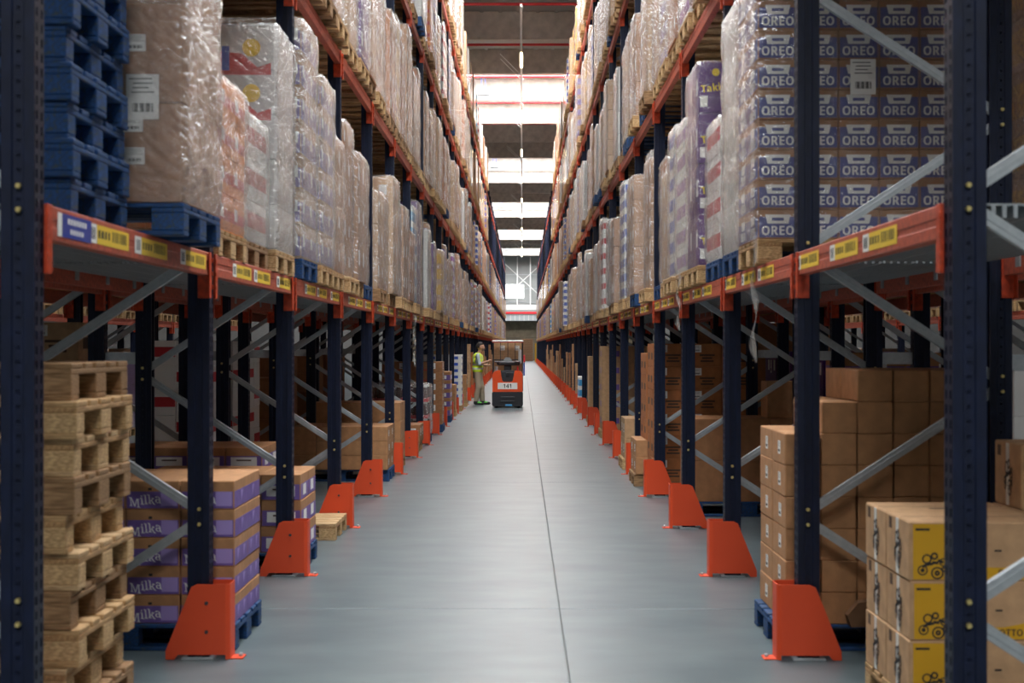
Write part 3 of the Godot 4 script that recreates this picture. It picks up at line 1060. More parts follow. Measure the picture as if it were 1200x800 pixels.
func film_sheet(st: SurfaceTool, w: float, dz: float, h: float, layer: float, sd: int, loose: float, inset: float) -> void:
	# stretch film drawn round a load: wrinkled walls, drawn in over the top edge, gathered round the pallet's top at the bottom
	var f := FastNoiseLite.new()
	f.seed = sd
	f.frequency = 1.0
	f.fractal_octaves = 3
	var hx := w * 0.5 + 0.008
	var hz := dz * 0.5 + 0.008
	var per := []      # rounded rectangle: position, outward direction, running length
	var r := 0.03
	var run := 0.0
	var corner := [[1, 1], [-1, 1], [-1, -1], [1, -1]]
	var pts := []
	for c in 4:
		var cx: float = corner[c][0] * (hx - r)
		var cz: float = corner[c][1] * (hz - r)
		for k in 4:
			var a := c * PI / 2 + k * PI / 6
			pts.append([Vector3(cx + cos(a) * r, 0, cz + sin(a) * r), Vector3(cos(a), 0, sin(a))])
		var nxt := (c + 1) % 4
		var a2 := (c + 1) * PI / 2
		var ex: float = corner[nxt][0] * (hx - r) + cos(a2) * r
		var ez: float = corner[nxt][1] * (hz - r) + sin(a2) * r
		var from: Vector3 = pts[pts.size() - 1][0]
		var steps := 12 if c % 2 == 0 else 9
		for k in range(1, steps):
			pts.append([from.lerp(Vector3(ex, 0, ez), float(k) / steps), Vector3(cos(a2), 0, sin(a2))])
	for k in pts.size() + 1:
		var p: Array = pts[k % pts.size()]
		if k > 0:
			run += (p[0] - pts[k - 1][0]).length()
		per.append([p[0], p[1], run])
	var ys := []
	var rows := int(h / 0.055)
	for k in rows + 1:
		ys.append(0.003 + h * k / rows)
	var grid := []
	for y in ys:
		var row := PackedVector3Array()
		for p in per:
			var a: float = p[2]
			if p == per[per.size() - 1]:
				a = 0.0
			var t: float = a / run * TAU
			var q := Vector3(cos(t) * 1.1, sin(t) * 1.1, 0)
			var wr := f.get_noise_3d(q.x * 2.2, q.y * 2.2 + 7.0, y * 1.3) * 1.2 + f.get_noise_3d(q.x * 7.0, q.y * 7.0, y * 5.0 + a * 2.0) * 0.7
			var bulge := sin(PI * clampf(fposmod(y + 0.03 * f.get_noise_2d(a * 1.5, 3.0), layer) / layer, 0.0, 1.0))
			var low := clampf((0.06 - y) / 0.06, 0.0, 1.0)
			var off := maxf(0.0, loose * (0.5 + wr + 1.1 * bulge) * (1.0 - low * 0.8)) + inset
			var pos: Vector3 = p[0] + p[1] * off
			pos.y = y
			row.append(pos)
		grid.append(row)
	for q in [[0.06, 0.02], [0.16, 0.028], [0.27, 0.022]]:
		var row := PackedVector3Array()
		for p in per:
			var base: Vector3 = p[0]
			var t: float = float(p[2]) / run * TAU if p != per[per.size() - 1] else 0.0
			var lift: float = q[1] + inset + 0.012 * f.get_noise_3d(cos(t) * 6.0, sin(t) * 6.0, q[0] * 10.0)
			row.append(Vector3(signf(base.x) * maxf(0.0, absf(base.x) - q[0]), h + lift, signf(base.z) * maxf(0.0, absf(base.z) - q[0])))
		grid.append(row)
	for j in grid.size() - 1:
		for k in per.size() - 1:
			var quadp := [[j, k], [j + 1, k], [j + 1, k + 1], [j, k + 1]]
			for q in [0, 1, 2, 0, 2, 3]:
				var g: Array = quadp[q]
				var pos: Vector3 = grid[g[0]][g[1]]
				var a: float = per[g[1]][2]
				st.set_uv(Vector2((a * 0.8 + pos.y * 0.6) * 1.3, (pos.y * 0.8 - a * 0.6) * 2.7))
				st.add_vertex(pos)


var cargo_proto := {}


func make_cargo(key: String, h: float, cartons: bool, sd: int, film := "film", w := 1.18, dz := 0.78) -> Node3D:
	var o := Node3D.new()
	var st: Dictionary = STYLES[key]
	o.set_meta("base", kind_name(key) + ("_load" if film else "_stack"))
	var layers := maxi(1, int(round(h / st.h)))
	var lh := h / layers
	var r := RandomNumberGenerator.new()
	r.seed = sd
	for k in layers:
		if cartons:
			var nx: int = st.nx
			var nz: int = st.nz
			var size := Vector3(w / nx - 0.004, lh - 0.004, dz / nz - 0.004)
			for a in nx:
				for c in nz:
					var jig := Vector3(r.randf_range(-0.003, 0.003), 0, r.randf_range(-0.003, 0.003))
					part("carton", styled(key, size), null, o, Vector3((a + 0.5) * w / nx - w * 0.5, k * lh + 0.002, (c + 0.5) * dz / nz - dz * 0.5) + jig)
		else:
			part("carton_layer", styled(key, Vector3(w - 0.01, lh - 0.006, dz - 0.01)), null, o, Vector3(r.randf_range(-0.006, 0.006), k * lh + 0.003, r.randf_range(-0.006, 0.006)))
	if film:
		var fk := "film%.2f,%.2f,%.2f,%.2f,%d" % [w, dz, h, lh, sd % 3]
		if not cache.has(fk):
			cache[fk] = film_mesh(w, dz, h, lh, 50 + sd % 3)
		var fo := part("stretch_film", cache[fk], M[film], o)
		fo.set_meta("label", "clear wrinkled stretch film")
	return o


func put_cargo(key: String, h: float, at: Vector3, cartons: bool, label: String, group: String, sd := 0, film := "film") -> Node3D:
	var name_ := "%s%.2f%s%d%s" % [key, h, cartons, sd, film]
	if not cargo_proto.has(name_):
		var slim: float = [0.0, 0.05, 0.09][sd % 3] if sd >= 3 else 0.0
		cargo_proto[name_] = make_cargo(key, h, cartons, sd, film, 1.18 - slim, 0.78 - slim)
	var o := copy(cargo_proto[name_], at, label, group)
	tag(o, "", "pallet load")
	return o


const ORDINAL := ["first", "second", "third", "fourth"]


func pick_style(l: int) -> String:
	var names := ["brown", "plain", "tan", "amber", "lilac", "grape", "pink", "red", "blue", "white", "yellow", "orange", "sky", "sand", "biscuit"]
	var odds := [22, 14, 18, 6, 5, 5, 3, 4, 5, 18, 4, 3, 2, 14, 2]
	var t := rng.randf() * 125.0
	for k in names.size():
		t -= odds[k]
		if t < 0.0:
			return names[k]
	return "brown"


func level_top(l: int) -> float:
	return LEVEL[l] + BEAM_H


func pallet_at(s: float, l: int, d: float) -> Vector3:
	# middle of a pallet's base; d is the depth of its near edge
	var xf: float = XL if s < 0 else XR
	return V(xf + s * 0.485, level_top(l) if l >= 0 else 0.0, d + 0.4)


func levels() -> void:
	styles()
	for s in [-1.0, 1.0]:
		var ph := side_phrase(s)
		var far := {}
		for i in ALL_BAYS:
			for l in 4:
				if l >= 2 and i >= FULL_BAYS: continue
				if l == 0 and i < 3: continue          # built one by one in special_cargo()
				if l == 2 and i < 3: continue          # far above the picture
				if l == 3 and i < 7: continue
				for k in 3:
					var d := D0 + BAY * i + 0.12 + k * 0.87 + rng.randf_range(-0.01, 0.01)
					var key := pick_style(l)
					var st: Dictionary = STYLES[key]
					var most: float = [1.72, 1.8, 1.86, 1.9][l]
					var h: float = st.h * floorf(most * rng.randf_range(0.76, 1.0) / st.h)
					var kind: String = ["wood", "pale", "old", "wood", "blue", "pale", "wood", "old", "pale"][rng.randi() % 9]
					var at := pallet_at(s, l, d) + Vector3(-s * rng.randf_range(-0.05, 0.05), 0, 0)
					if i >= [20, 16, 14, 12][l]:
						if not far.has(key): far[key] = []
						far[key].append(Transform3D(Basis(), at))
						continue
					var near := i < 6
					put_pallet(kind, at, i < 5 and l < 3, "%s, %s level, %s bay of %s" % [pallet_words(kind), ORDINAL[l], ordinal(i + 1), ph], "pallets of " + ph)
					put_cargo(key, h, at + Vector3(-s * rng.randf_range(-0.05, 0.05), 0.144, rng.randf_range(-0.008, 0.008)), near, "wrapped %s, %s level, %s bay of %s" % [st.words, ORDINAL[l], ordinal(i + 1), ph], "wrapped loads of %s in %s" % [st.words, ph], 3 + rng.randi() % 3)
		for key in far:
			var st: Dictionary = STYLES[key]
			multi("distant_loads", far_cargo(key), null, far[key], "distant film-wrapped loads of %s in the far bays of %s" % [st.words, ph], "pallet loads")


func far_cargo(key: String) -> ArrayMesh:
	# pallet, cartons and film of a load that is only a few pixels wide
	if cache.has("far" + key):
		return cache["far" + key]
	var st: Dictionary = STYLES[key]
	var n := int(1.55 / st.h)
	var m := ArrayMesh.new()
	var a := MB.new()
	for k in n:
		a.box(Vector3(0, 0.144 + (k + 0.5) * st.h, 0), Vector3(1.16, st.h - 0.006, 0.76), 0.005)
	a.into(m)
	m.surface_set_material(0, st.body)
	if st.has("band"):
		var q := MB.new()
		for k in n:
			var y0: float = 0.144 + (k + st.band[1]) * st.h
			var y1: float = 0.144 + (k + st.band[2]) * st.h
			q.box(Vector3(0, (y0 + y1) * 0.5, 0), Vector3(1.164, y1 - y0, 0.764))
		q.into(m)
		m.surface_set_material(m.get_surface_count() - 1, st.band[0])
	var p := MB.new()
	p.box(Vector3(0, 0.133, 0), Vector3(1.2, 0.022, 0.8))
	for x in [-0.5275, 0.0, 0.5275]:
		for z in [-0.35, 0.0, 0.35]:
			p.box(Vector3(x, 0.066, z), Vector3(0.145, 0.112, 0.1))
	for z in [-0.35, 0.0, 0.35]:
		p.box(Vector3(0, 0.011, z), Vector3(1.2, 0.022, 0.1))
	p.into(m)
	m.surface_set_material(m.get_surface_count() - 1, M.wood)
	var f := MB.new()
	f.box(Vector3(0, 0.144 + n * st.h * 0.5 - 0.02, 0), Vector3(1.185, n * st.h + 0.06, 0.785), 0.03)
	f.into(m)
	m.surface_set_material(m.get_surface_count() - 1, M.film_far)
	cache["far" + key] = m
	return m

# ---------------------------------------------------------------- loads that can be told apart

func lettering(o: Node, t: String, wide: float, at: Vector3, m: Material, face := "z", tilt := 0.0, bold := true, skew := 0.0, serif := false) -> MeshInstance3D:
	var bs := Basis()
	if face == "x": bs = Basis(Vector3.UP, PI / 2)
	elif face == "-x": bs = Basis(Vector3.UP, -PI / 2)
	bs = bs * Basis(Vector3(0, 0, 1), tilt)
	return part("lettering", text(t, wide, bold, skew, serif), m, o, at, bs)


func polygon_panel(pts: PackedVector2Array, thick := 0.0012) -> ArrayMesh:
	var key := "poly" + str(pts)
	if not cache.has(key):
		var b := MB.new()
		b.prism(pts, 0.0, thick, 2)
		cache[key] = b.mesh()
	return cache[key]


func sheet(o: Node, called: String, w: float, h: float, at: Vector3, m: Material, face := "z") -> MeshInstance3D:
	var bs := Basis() if face == "z" else Basis(Vector3.UP, PI / 2)
	return part(called, bm(Vector3(w, h, 0.0014), 0.0), m, o, at, bs)


func paper_label(o: Node, w: float, h: float, at: Vector3, face := "z") -> void:
	# white delivery sheet with lines of print and a bar code
	var key := "sheet%.3f,%.3f" % [w, h]
	if not cache.has(key):
		var m := ArrayMesh.new()
		var a := MB.new()
		a.box(Vector3.ZERO, Vector3(w, h, 0.0014))
		a.into(m)
		var b := MB.new()
		for k in 4:
			b.box(Vector3(-w * 0.06 + 0.01 * (k % 2), h * (0.4 - 0.1 * k), 0.0009), Vector3(w * (0.7 - 0.1 * (k % 3)), h * 0.025, 0.0006))
		for k in 11:
			b.box(Vector3(-w * 0.3 + k * w * 0.06, -h * 0.24, 0.0009), Vector3(w * (0.018 + 0.02 * ((k * 7) % 3)), h * 0.2, 0.0006))
		b.into(m)
		m.surface_set_material(0, M.white_print)
		m.surface_set_material(1, M.black_print)
		cache[key] = m
	var bs := Basis()
	if face == "x": bs = Basis(Vector3.UP, PI / 2)
	elif face == "-x": bs = Basis(Vector3.UP, -PI / 2)
	part("paper_label", cache[key], null, o, at, bs)


func special_cargo() -> void:
	var wl := "wrapped loads near the aisle's mouth"
	# --- rack beside the worker, first beam level ---
	var y0 := level_top(0)
	var jig := [0.0, 0.018, -0.012, 0.008, -0.02, 0.012, -0.006, 0.015]
	for k in 8:
		put_pallet("blue", V(-1.70 - 0.6 + jig[k], y0 + 0.144 * k, 5.95 + jig[(k + 3) % 8]), true, "blue painted pallet, %s from the bottom of the blue stack" % ordinal(k + 1), "stack of blue pallets")
	# tall load of plain brown cartons
	var at := V(-1.5 - 0.6, y0, 6.95)
	put_pallet("blue", at, true, "blue pallet under the tall plain brown carton load", "")
	var o := put_cargo("plain_bare", 1.78, at + Vector3(0, 0.144, 0), true, "tall film-wrapped load of plain brown cartons with white paper labels, next to the blue pallets", wl, 1, "film")
	paper_label(o, 0.145, 0.2, Vector3(0.416, 0.47, 0.398))
	paper_label(o, 0.095, 0.075, Vector3(0.382, 0.71, 0.398))
	paper_label(o, 0.095, 0.07, Vector3(0.37, 0.35, 0.396))
	paper_label(o, 0.095, 0.075, Vector3(0.378, 0.208, 0.398))
	var rows := [
		[1, 0, "orange", 0.84, "wood", 8.0, -1.64, "low film-wrapped load of orange packs with red print", "film"],
		[1, 1, "red", 0.78, "old", 8.86, -1.66, "low film-wrapped load of white packs with red print, loosely wrapped", "film_thick"],
		[1, 2, "white", 1.485, "pale", 9.73, -1.62, "tall film-wrapped load of white packs topped by sun printed cartons", "film"],
		[2, 0, "lilac", 1.75, "blue", 10.76, -1.6, "tall film-wrapped load of lilac banded cartons on a bright blue pallet", "film_thick"],
		[2, 1, "lilac", 1.5, "wood", 11.63, -1.58, "film-wrapped load of lilac banded cartons beside a bright blue pallet", "film_thick"],
		[2, 2, "brown", 1.16, "wood", 12.5, -1.6, "short film-wrapped load of brown cartons between lilac cartons and a post", "film"],
	]
	for r in rows:
		at = V(r[6] - 0.6, y0, r[5] + 0.4)
		put_pallet(r[4], at, true, "%s under the %s" % [pallet_words(r[4]), String(r[7]).get_slice(" with", 0).get_slice(" on ", 0)], "")
		var q := put_cargo(r[2], r[3], at + Vector3(0, 0.144, 0), true, r[7], wl, r[1], r[8])
		if r[0] == 1 and r[1] == 2:
			# cartons with a printed sun on the near face, on top of the white packs
			for k in 2:
				for c in 2:
					var cx := 0.375 - k * 0.39
					var cy := 1.29 - c * 0.3
					part("print_field", polygon_panel(PackedVector2Array([Vector2(-0.19, -0.14), Vector2(0.19, -0.14), Vector2(0.19, -0.06), Vector2(0.1, -0.09), Vector2(0.0, 0.0), Vector2(-0.19, 0.02)])), M.red_print, q, Vector3(cx, cy, 0.3905))
					part("print_sun", disc(0.06), M.sun_yellow, q, Vector3(cx + 0.06, cy + 0.04, 0.392))
					part("print_strip", bm(Vector3(0.05, 0.16, 0.001), 0.0), M.blue_print, q, Vector3(cx - 0.11, cy - 0.03, 0.3925))
	# an opened tan carton lying on the loose low load
	var oc := thing("opened_carton", "opened tan carton on top of the loosely wrapped low load", "carton", V(-2.05, y0 + 0.144 + 0.83, 9.3))
	part("body", bm(Vector3(0.4, 0.16, 0.5), 0.006), M.kraft, oc, Vector3(0, 0.08, 0))
	for k in 4:
		part("packet", bm(Vector3(0.02, 0.11, 0.1), 0.006), [M.red_print, M.blue_print, M.white_print, M.violet_pink][k], oc, Vector3(0.21, 0.07, 0.18 - k * 0.11))
	# --- rack across the aisle, first beam level ---
	biscuit_cargo(V(1.40 + 0.6, y0, 9.2))
	at = V(1.40 + 0.6, y0, 9.2)
	put_pallet("wood", at, true, "wooden pallet under the navy printed biscuit cartons", "")
	rows = [
		[1, 1, "white", 1.65, "dark", 9.72, 1.42, "tall load of white packs wrapped in cloudy film beside the biscuit cartons", "film_thick"],
		[2, 0, "red", 1.04, "blue", 10.76, 1.43, "low load of red and white packs on a blue pallet", "film"],
		[2, 1, "grape", 1.6, "wood", 11.66, 1.38, "tall load of deep purple cartons with yellow lettering", "film_thin"],
		[2, 2, "pink", 1.3, "wood", 12.54, 1.38, "film-wrapped load of white and magenta cartons beside the purple cartons", "film_thick"],
	]
	for r in rows:
		at = V(r[6] + 0.6, y0, r[5] + 0.4)
		put_pallet(r[4], at, true, "%s under the %s" % [pallet_words(r[4]), String(r[7]).get_slice(" with", 0).get_slice(" on ", 0).get_slice(" wrapped", 0)], "")
		var q := put_cargo(r[2], r[3], at + Vector3(0, 0.144, 0), true, r[7], wl, r[1], r[8])
		if r[2] == "grape":
			for k in 4:
				for c in 3:
					lettering(q, "Takis", 0.19, Vector3(-0.475 + c * 0.393, k * 0.4 + 0.2, 0.3925), M.sun_yellow, "z", 0.14, true, -0.1)
					part("print_tuft", disc(0.03), M.sun_yellow, q, Vector3(-0.455 + c * 0.393, k * 0.4 + 0.32, 0.3925))
					sheet(q, "paper_label", 0.06, 0.08, Vector3(-0.55 + c * 0.393, k * 0.4 + 0.09, 0.3925), M.white_print)


func disc(r: float) -> ArrayMesh:
	var key := "disc%.3f" % r
	if not cache.has(key):
		var b := MB.new()
		b.tube(Vector3.ZERO, Vector3(0, 0, 0.0012), r, r, 18)
		cache[key] = b.mesh()
	return cache[key]


func biscuit_cargo(at: Vector3) -> void:
	var o := thing("navy_printed_carton_load", "tall film-wrapped load of navy printed biscuit cartons with white lettering", "pallet load", at + Vector3(0, 0.144, 0), "wrapped loads near the aisle's mouth")
	var size := Vector3(0.236, 0.174, 0.386)
	var trap := PackedVector2Array([Vector2(-0.075, 0.028), Vector2(0.075, 0.028), Vector2(0.062, -0.026), Vector2(-0.062, -0.026)])
	for k in 10:
		for a in 5:
			for c in 2:
				var p := part("carton", styled("biscuit", size), null, o, Vector3(-0.48 + a * 0.24, k * 0.178, 0.195 - c * 0.39))
				if c == 0:
					part("print_panel", polygon_panel(trap), M.white_print, p, Vector3(0.0, 0.118, 0.1938))
					part("print_bar", bm(Vector3(0.07, 0.018, 0.001), 0.0), M.biscuit_blue, p, Vector3(0.0, 0.118, 0.1955))
					lettering(p, "OREO", 0.19, Vector3(0.0, 0.05, 0.195), M.white_print, "z", 0.0, true)
				if a == 0:
					part("print_panel", polygon_panel(trap), M.white_print, p, Vector3(-0.1185, 0.118, 0.0), Basis(Vector3.UP, -PI / 2))
					lettering(p, "OREO", 0.19, Vector3(-0.1195, 0.05, 0.0), M.white_print, "-x", 0.0, true)
	var f := part("stretch_film", film_mesh(1.2, 0.78, 1.78, 0.178, 77), M.film_thin, o)
	f.set_meta("label", "clear wrinkled stretch film")
	paper_label(o, 0.15, 0.21, Vector3(0.02, 0.96, 0.416))


# ---------------------------------------------------------------- goods on the floor

func stack(s: float, xface: float, dnear: float, y: float, size: Vector3, cols: Array, nz: int, key: String, label: String, group: String, dress := "", jitter := 0.0028, other := "") -> void:
	# cartons one by one; column 0 stands at the aisle, row 0 nearest in depth
	var r := RandomNumberGenerator.new()
	r.seed = int(dnear * 100.0) + cols.size()
	for a in cols.size():
		for k in cols[a]:
			for c in nz:
				var at := V(xface + s * (a + 0.5) * size.x, y + k * size.y, dnear + (c + 0.5) * size.z)
				at += Vector3(r.randf_range(-jitter, jitter), 0, r.randf_range(-jitter, jitter))
				var look := other if other and (a + k + c) % 2 else key
				var layer: String = "bottom layer" if k == 0 else ("top layer" if k == cols[a] - 1 else ordinal(k + 1) + " layer")
				var o := thing(kind_name(look), label + ", %s, %s column from the aisle" % [layer, ordinal(a + 1)] + ("" if nz == 1 else (", outer row" if c == 0 else ", inner row")), "carton", at, group)
				part("box", styled(look, size - Vector3(0.006, 0.001, 0.006)), null, o)
				var zf := size.z * 0.5 - 0.003
				var xf := (size.x * 0.5 - 0.003) * -s
				var face := "x" if s < 0 else "-x"
				match dress:
					"script":
						if c == 0:
							lettering(o, "Milka", size.x * 0.58, Vector3(-size.x * 0.14, size.y * 0.34, zf + 0.0012), M.white_print, "z", 0.12, false, -0.35, true)
							part("print_panel", bm(Vector3(size.x * 0.3, size.y * 0.5, 0.001), 0.0), M.purple_light, o, Vector3(size.x * 0.3, size.y * 0.36, zf + 0.0006))
							part("tape_hole", bm(Vector3(0.02, 0.014, 0.001), 0.0), M.black_print, o, Vector3(-size.x * 0.05, size.y * 0.7, zf + 0.0006))
						if a == 0:
							for q in 2:
								part("print_triangle", polygon_panel(PackedVector2Array([Vector2(-0.03, 0.03), Vector2(0.03, 0.03), Vector2(-0.02, -0.03)])), M.purple_light, o, Vector3(xf - s * 0.001, size.y * 0.36, -size.z * 0.22 + q * size.z * 0.44), Basis(Vector3.UP, -s * PI / 2))
					"label":
						if a == 0:
							paper_label(o, 0.07, size.y * 0.42, Vector3(xf - s * 0.001, size.y * 0.5, 0.03), face)
						if k == cols[a] - 1:
							part("tape", bm(Vector3(size.x * 0.98, 0.001, 0.05), 0.0), M.kraft_pale, o, Vector3(0, size.y - 0.0008, 0))
					"sheet":
						if a == 0:
							paper_label(o, 0.1, 0.12, Vector3(xf - s * 0.001, size.y * 0.6, 0.05), face)
						if c == 0:
							paper_label(o, 0.11, 0.11, Vector3(size.x * 0.18, size.y * 0.6, zf + 0.001))
							part("print_line", bm(Vector3(size.x * 0.4, 0.014, 0.001), 0.0), M.red_print, o, Vector3(-size.x * 0.1, size.y * 0.22, zf + 0.0006))
					"print":
						if c == 0:
							paper_label(o, 0.1, 0.08, Vector3(-size.x * 0.22, size.y * 0.78, zf + 0.001))
							for q in 3:
								part("print_line", bm(Vector3(size.x * [0.44, 0.3, 0.38][q], 0.02, 0.001), 0.0), M.brown_print, o, Vector3(size.x * 0.08, size.y * (0.5 - q * 0.13), zf + 0.0006))
						if a == 0:
							part("print_line", bm(Vector3(0.001, size.y * 0.3, size.z * 0.4), 0.0), M.brown_print, o, Vector3(xf - s * 0.0006, size.y * 0.45, 0))
					"mark":
						part("print_bar", bm(Vector3(size.x * 0.3, size.y * 0.45, 0.001), 0.0), M.blue_print, o, Vector3(size.x * 0.2, size.y * 0.5, zf + 0.0014))
						part("print_bar", bm(Vector3(0.001, size.y * 0.45, size.z * 0.3), 0.0), M.biscuit_blue, o, Vector3(xf - s * 0.0014, size.y * 0.5, 0))
					"panel":
						if c == 0:
							part("print_panel", bm(Vector3(size.x * 0.7, size.y * 0.4, 0.001), 0.0), M.white_print, o, Vector3(0, size.y * 0.36, zf + 0.0014))
							part("print_bar", bm(Vector3(size.x * 0.4, size.y * 0.06, 0.001), 0.0), M.brown_print, o, Vector3(0, size.y * 0.42, zf + 0.0024))
						if a == 0:
							part("print_panel", bm(Vector3(0.001, size.y * 0.42, size.z * 0.36), 0.0), M.white_print, o, Vector3(xf - s * 0.0014, size.y * 0.36, 0))


func emblem_mesh() -> ArrayMesh:
	# a plain stamped badge: rings and bars of black print
	if not cache.has("emblem"):
		var b := MB.new()
		var ring := func(c: Vector2, r0: float, r1: float) -> void:
			for k in 14:
				var t0 := TAU * k / 14
				var t1 := TAU * (k + 1) / 14
				var p := func(r: float, t: float) -> Vector3: return Vector3(c.x + cos(t) * r, c.y + sin(t) * r, 0.0008)
				b.quad(p.call(r0, t0), p.call(r1, t0), p.call(r1, t1), p.call(r0, t1), Vector3(0, 0, 1))
		ring.call(Vector2(-0.04, -0.018), 0.016, 0.022)
		ring.call(Vector2(-0.04, -0.018), 0.0, 0.009)
		ring.call(Vector2(0.022, -0.03), 0.02, 0.027)
		ring.call(Vector2(0.022, -0.03), 0.003, 0.012)
		ring.call(Vector2(-0.022, 0.03), 0.014, 0.021)
		ring.call(Vector2(0.01, 0.042), 0.008, 0.016)
		ring.call(Vector2(0.048, 0.016), 0.012, 0.018)
		ring.call(Vector2(0.05, -0.014), 0.004, 0.012)
		for q in 4:
			b.box(Vector3(-0.03 + q * 0.022, 0.002 + q * 0.006, 0.0006), Vector3(0.026, 0.012, 0.0004), 0.0, Basis(Vector3(0, 0, 1), 0.5 - q * 0.3))
		cache["emblem"] = b.mesh()
	return cache["emblem"]


func yellow_cartons() -> void:
	# three layers of tan cartons with yellow print on a wooden pallet, one more carton on top
	put_pallet("wood", V(1.64 + 0.6, 0, 6.7), true, "wooden pallet under the yellow printed tan cartons", "")
	var size := Vector3(0.6, 0.253, 0.4)
	var spots := []
	for k in 3:
		for a in 2:
			for c in 2:
				spots.append([a, k, c])
	for q in spots:
		var at := V(1.64 + (q[0] + 0.5) * 0.6 + 0.004 * (q[1] % 2), 0.144 + q[1] * 0.253, 6.3 + (q[2] + 0.5) * 0.4)
		tan_carton(at, size, q[0] == 0, q[2] == 0, q[1] == 2, "tan carton with yellow print, %s layer, %s column, %s row" % [ordinal(q[1] + 1), ordinal(q[0] + 1), "outer" if q[2] == 0 else "inner"], "tan cartons with yellow print")
	tan_carton(V(1.64 + 0.9, 0.144 + 0.759, 6.92), Vector3(0.56, 0.3, 0.38), true, true, true, "single tan carton with a black stamp on top of the yellow printed cartons", "")


func tan_carton(at: Vector3, size: Vector3, aisle: bool, front: bool, top: bool, label: String, group: String) -> void:
	var o := thing("tan_printed_carton", label, "carton", at, group)
	var low := size - Vector3(0.006, 0.001, 0.006)
	part("box", bm(low, 0.006), M.kraft_pale, o, Vector3(0, size.y * 0.5, 0))
	var zf := low.z * 0.5 + 0.0004
	var xf := -low.x * 0.5 - 0.0004
	if front and group:
		var p := PackedVector2Array([Vector2(-0.28, 0.0), Vector2(0.28, 0.0), Vector2(0.28, 0.085), Vector2(0.1, 0.05), Vector2(0.0, 0.052), Vector2(-0.08, 0.085), Vector2(-0.135, 0.14), Vector2(-0.15, 0.235), Vector2(-0.28, 0.235)])
		part("print_field", polygon_panel(p, 0.0008), M.yellow_print, o, Vector3(0, 0.008, zf))
		part("stamp", emblem_mesh(), M.black_print, o, Vector3(-0.2, 0.065, zf + 0.001))
		part("print_line", bm(Vector3(0.06, 0.01, 0.0006), 0.0), M.black_print, o, Vector3(-0.24, 0.22, zf + 0.001))
		lettering(o, "OTTO", 0.1, Vector3(0.13, 0.035, zf + 0.0012), M.brown_print)
		part("print_line", bm(Vector3(0.03, 0.008, 0.0006), 0.0), M.black_print, o, Vector3(0.08, 0.13, zf + 0.001))
	elif front:
		part("stamp", emblem_mesh(), M.black_print, o, Vector3(-0.15, 0.16, zf + 0.0006), Basis().scaled(Vector3(1.0, 1.5, 1.0)))
		part("print_line", bm(Vector3(0.02, 0.05, 0.0006), 0.0), M.black_print, o, Vector3(-0.25, 0.25, zf + 0.0006))
	if aisle:
		part("tape", bm(Vector3(0.0008, size.y * 0.96, 0.045), 0.0), M.tape, o, Vector3(xf, size.y * 0.5, 0.0))
		part("stamp", emblem_mesh(), M.black_print, o, Vector3(xf - 0.0008, size.y * 0.45, 0.01), Basis(Vector3.UP, -PI / 2).scaled(Vector3(1.0, 1.5, 1.0)))
		part("print_line", bm(Vector3(0.0006, 0.05, 0.05), 0.0), M.brown_print, o, Vector3(xf - 0.0003, size.y * 0.85, -0.12))
	if top:
		part("flap_slot", bm(Vector3(low.x * 0.96, 0.0008, 0.006), 0.0), M.brown_print, o, Vector3(0, size.y - 0.0002, 0))
		part("print_line", bm(Vector3(0.14, 0.0008, 0.04), 0.0), M.brown_print, o, Vector3(0.0, size.y - 0.0002, 0.08))


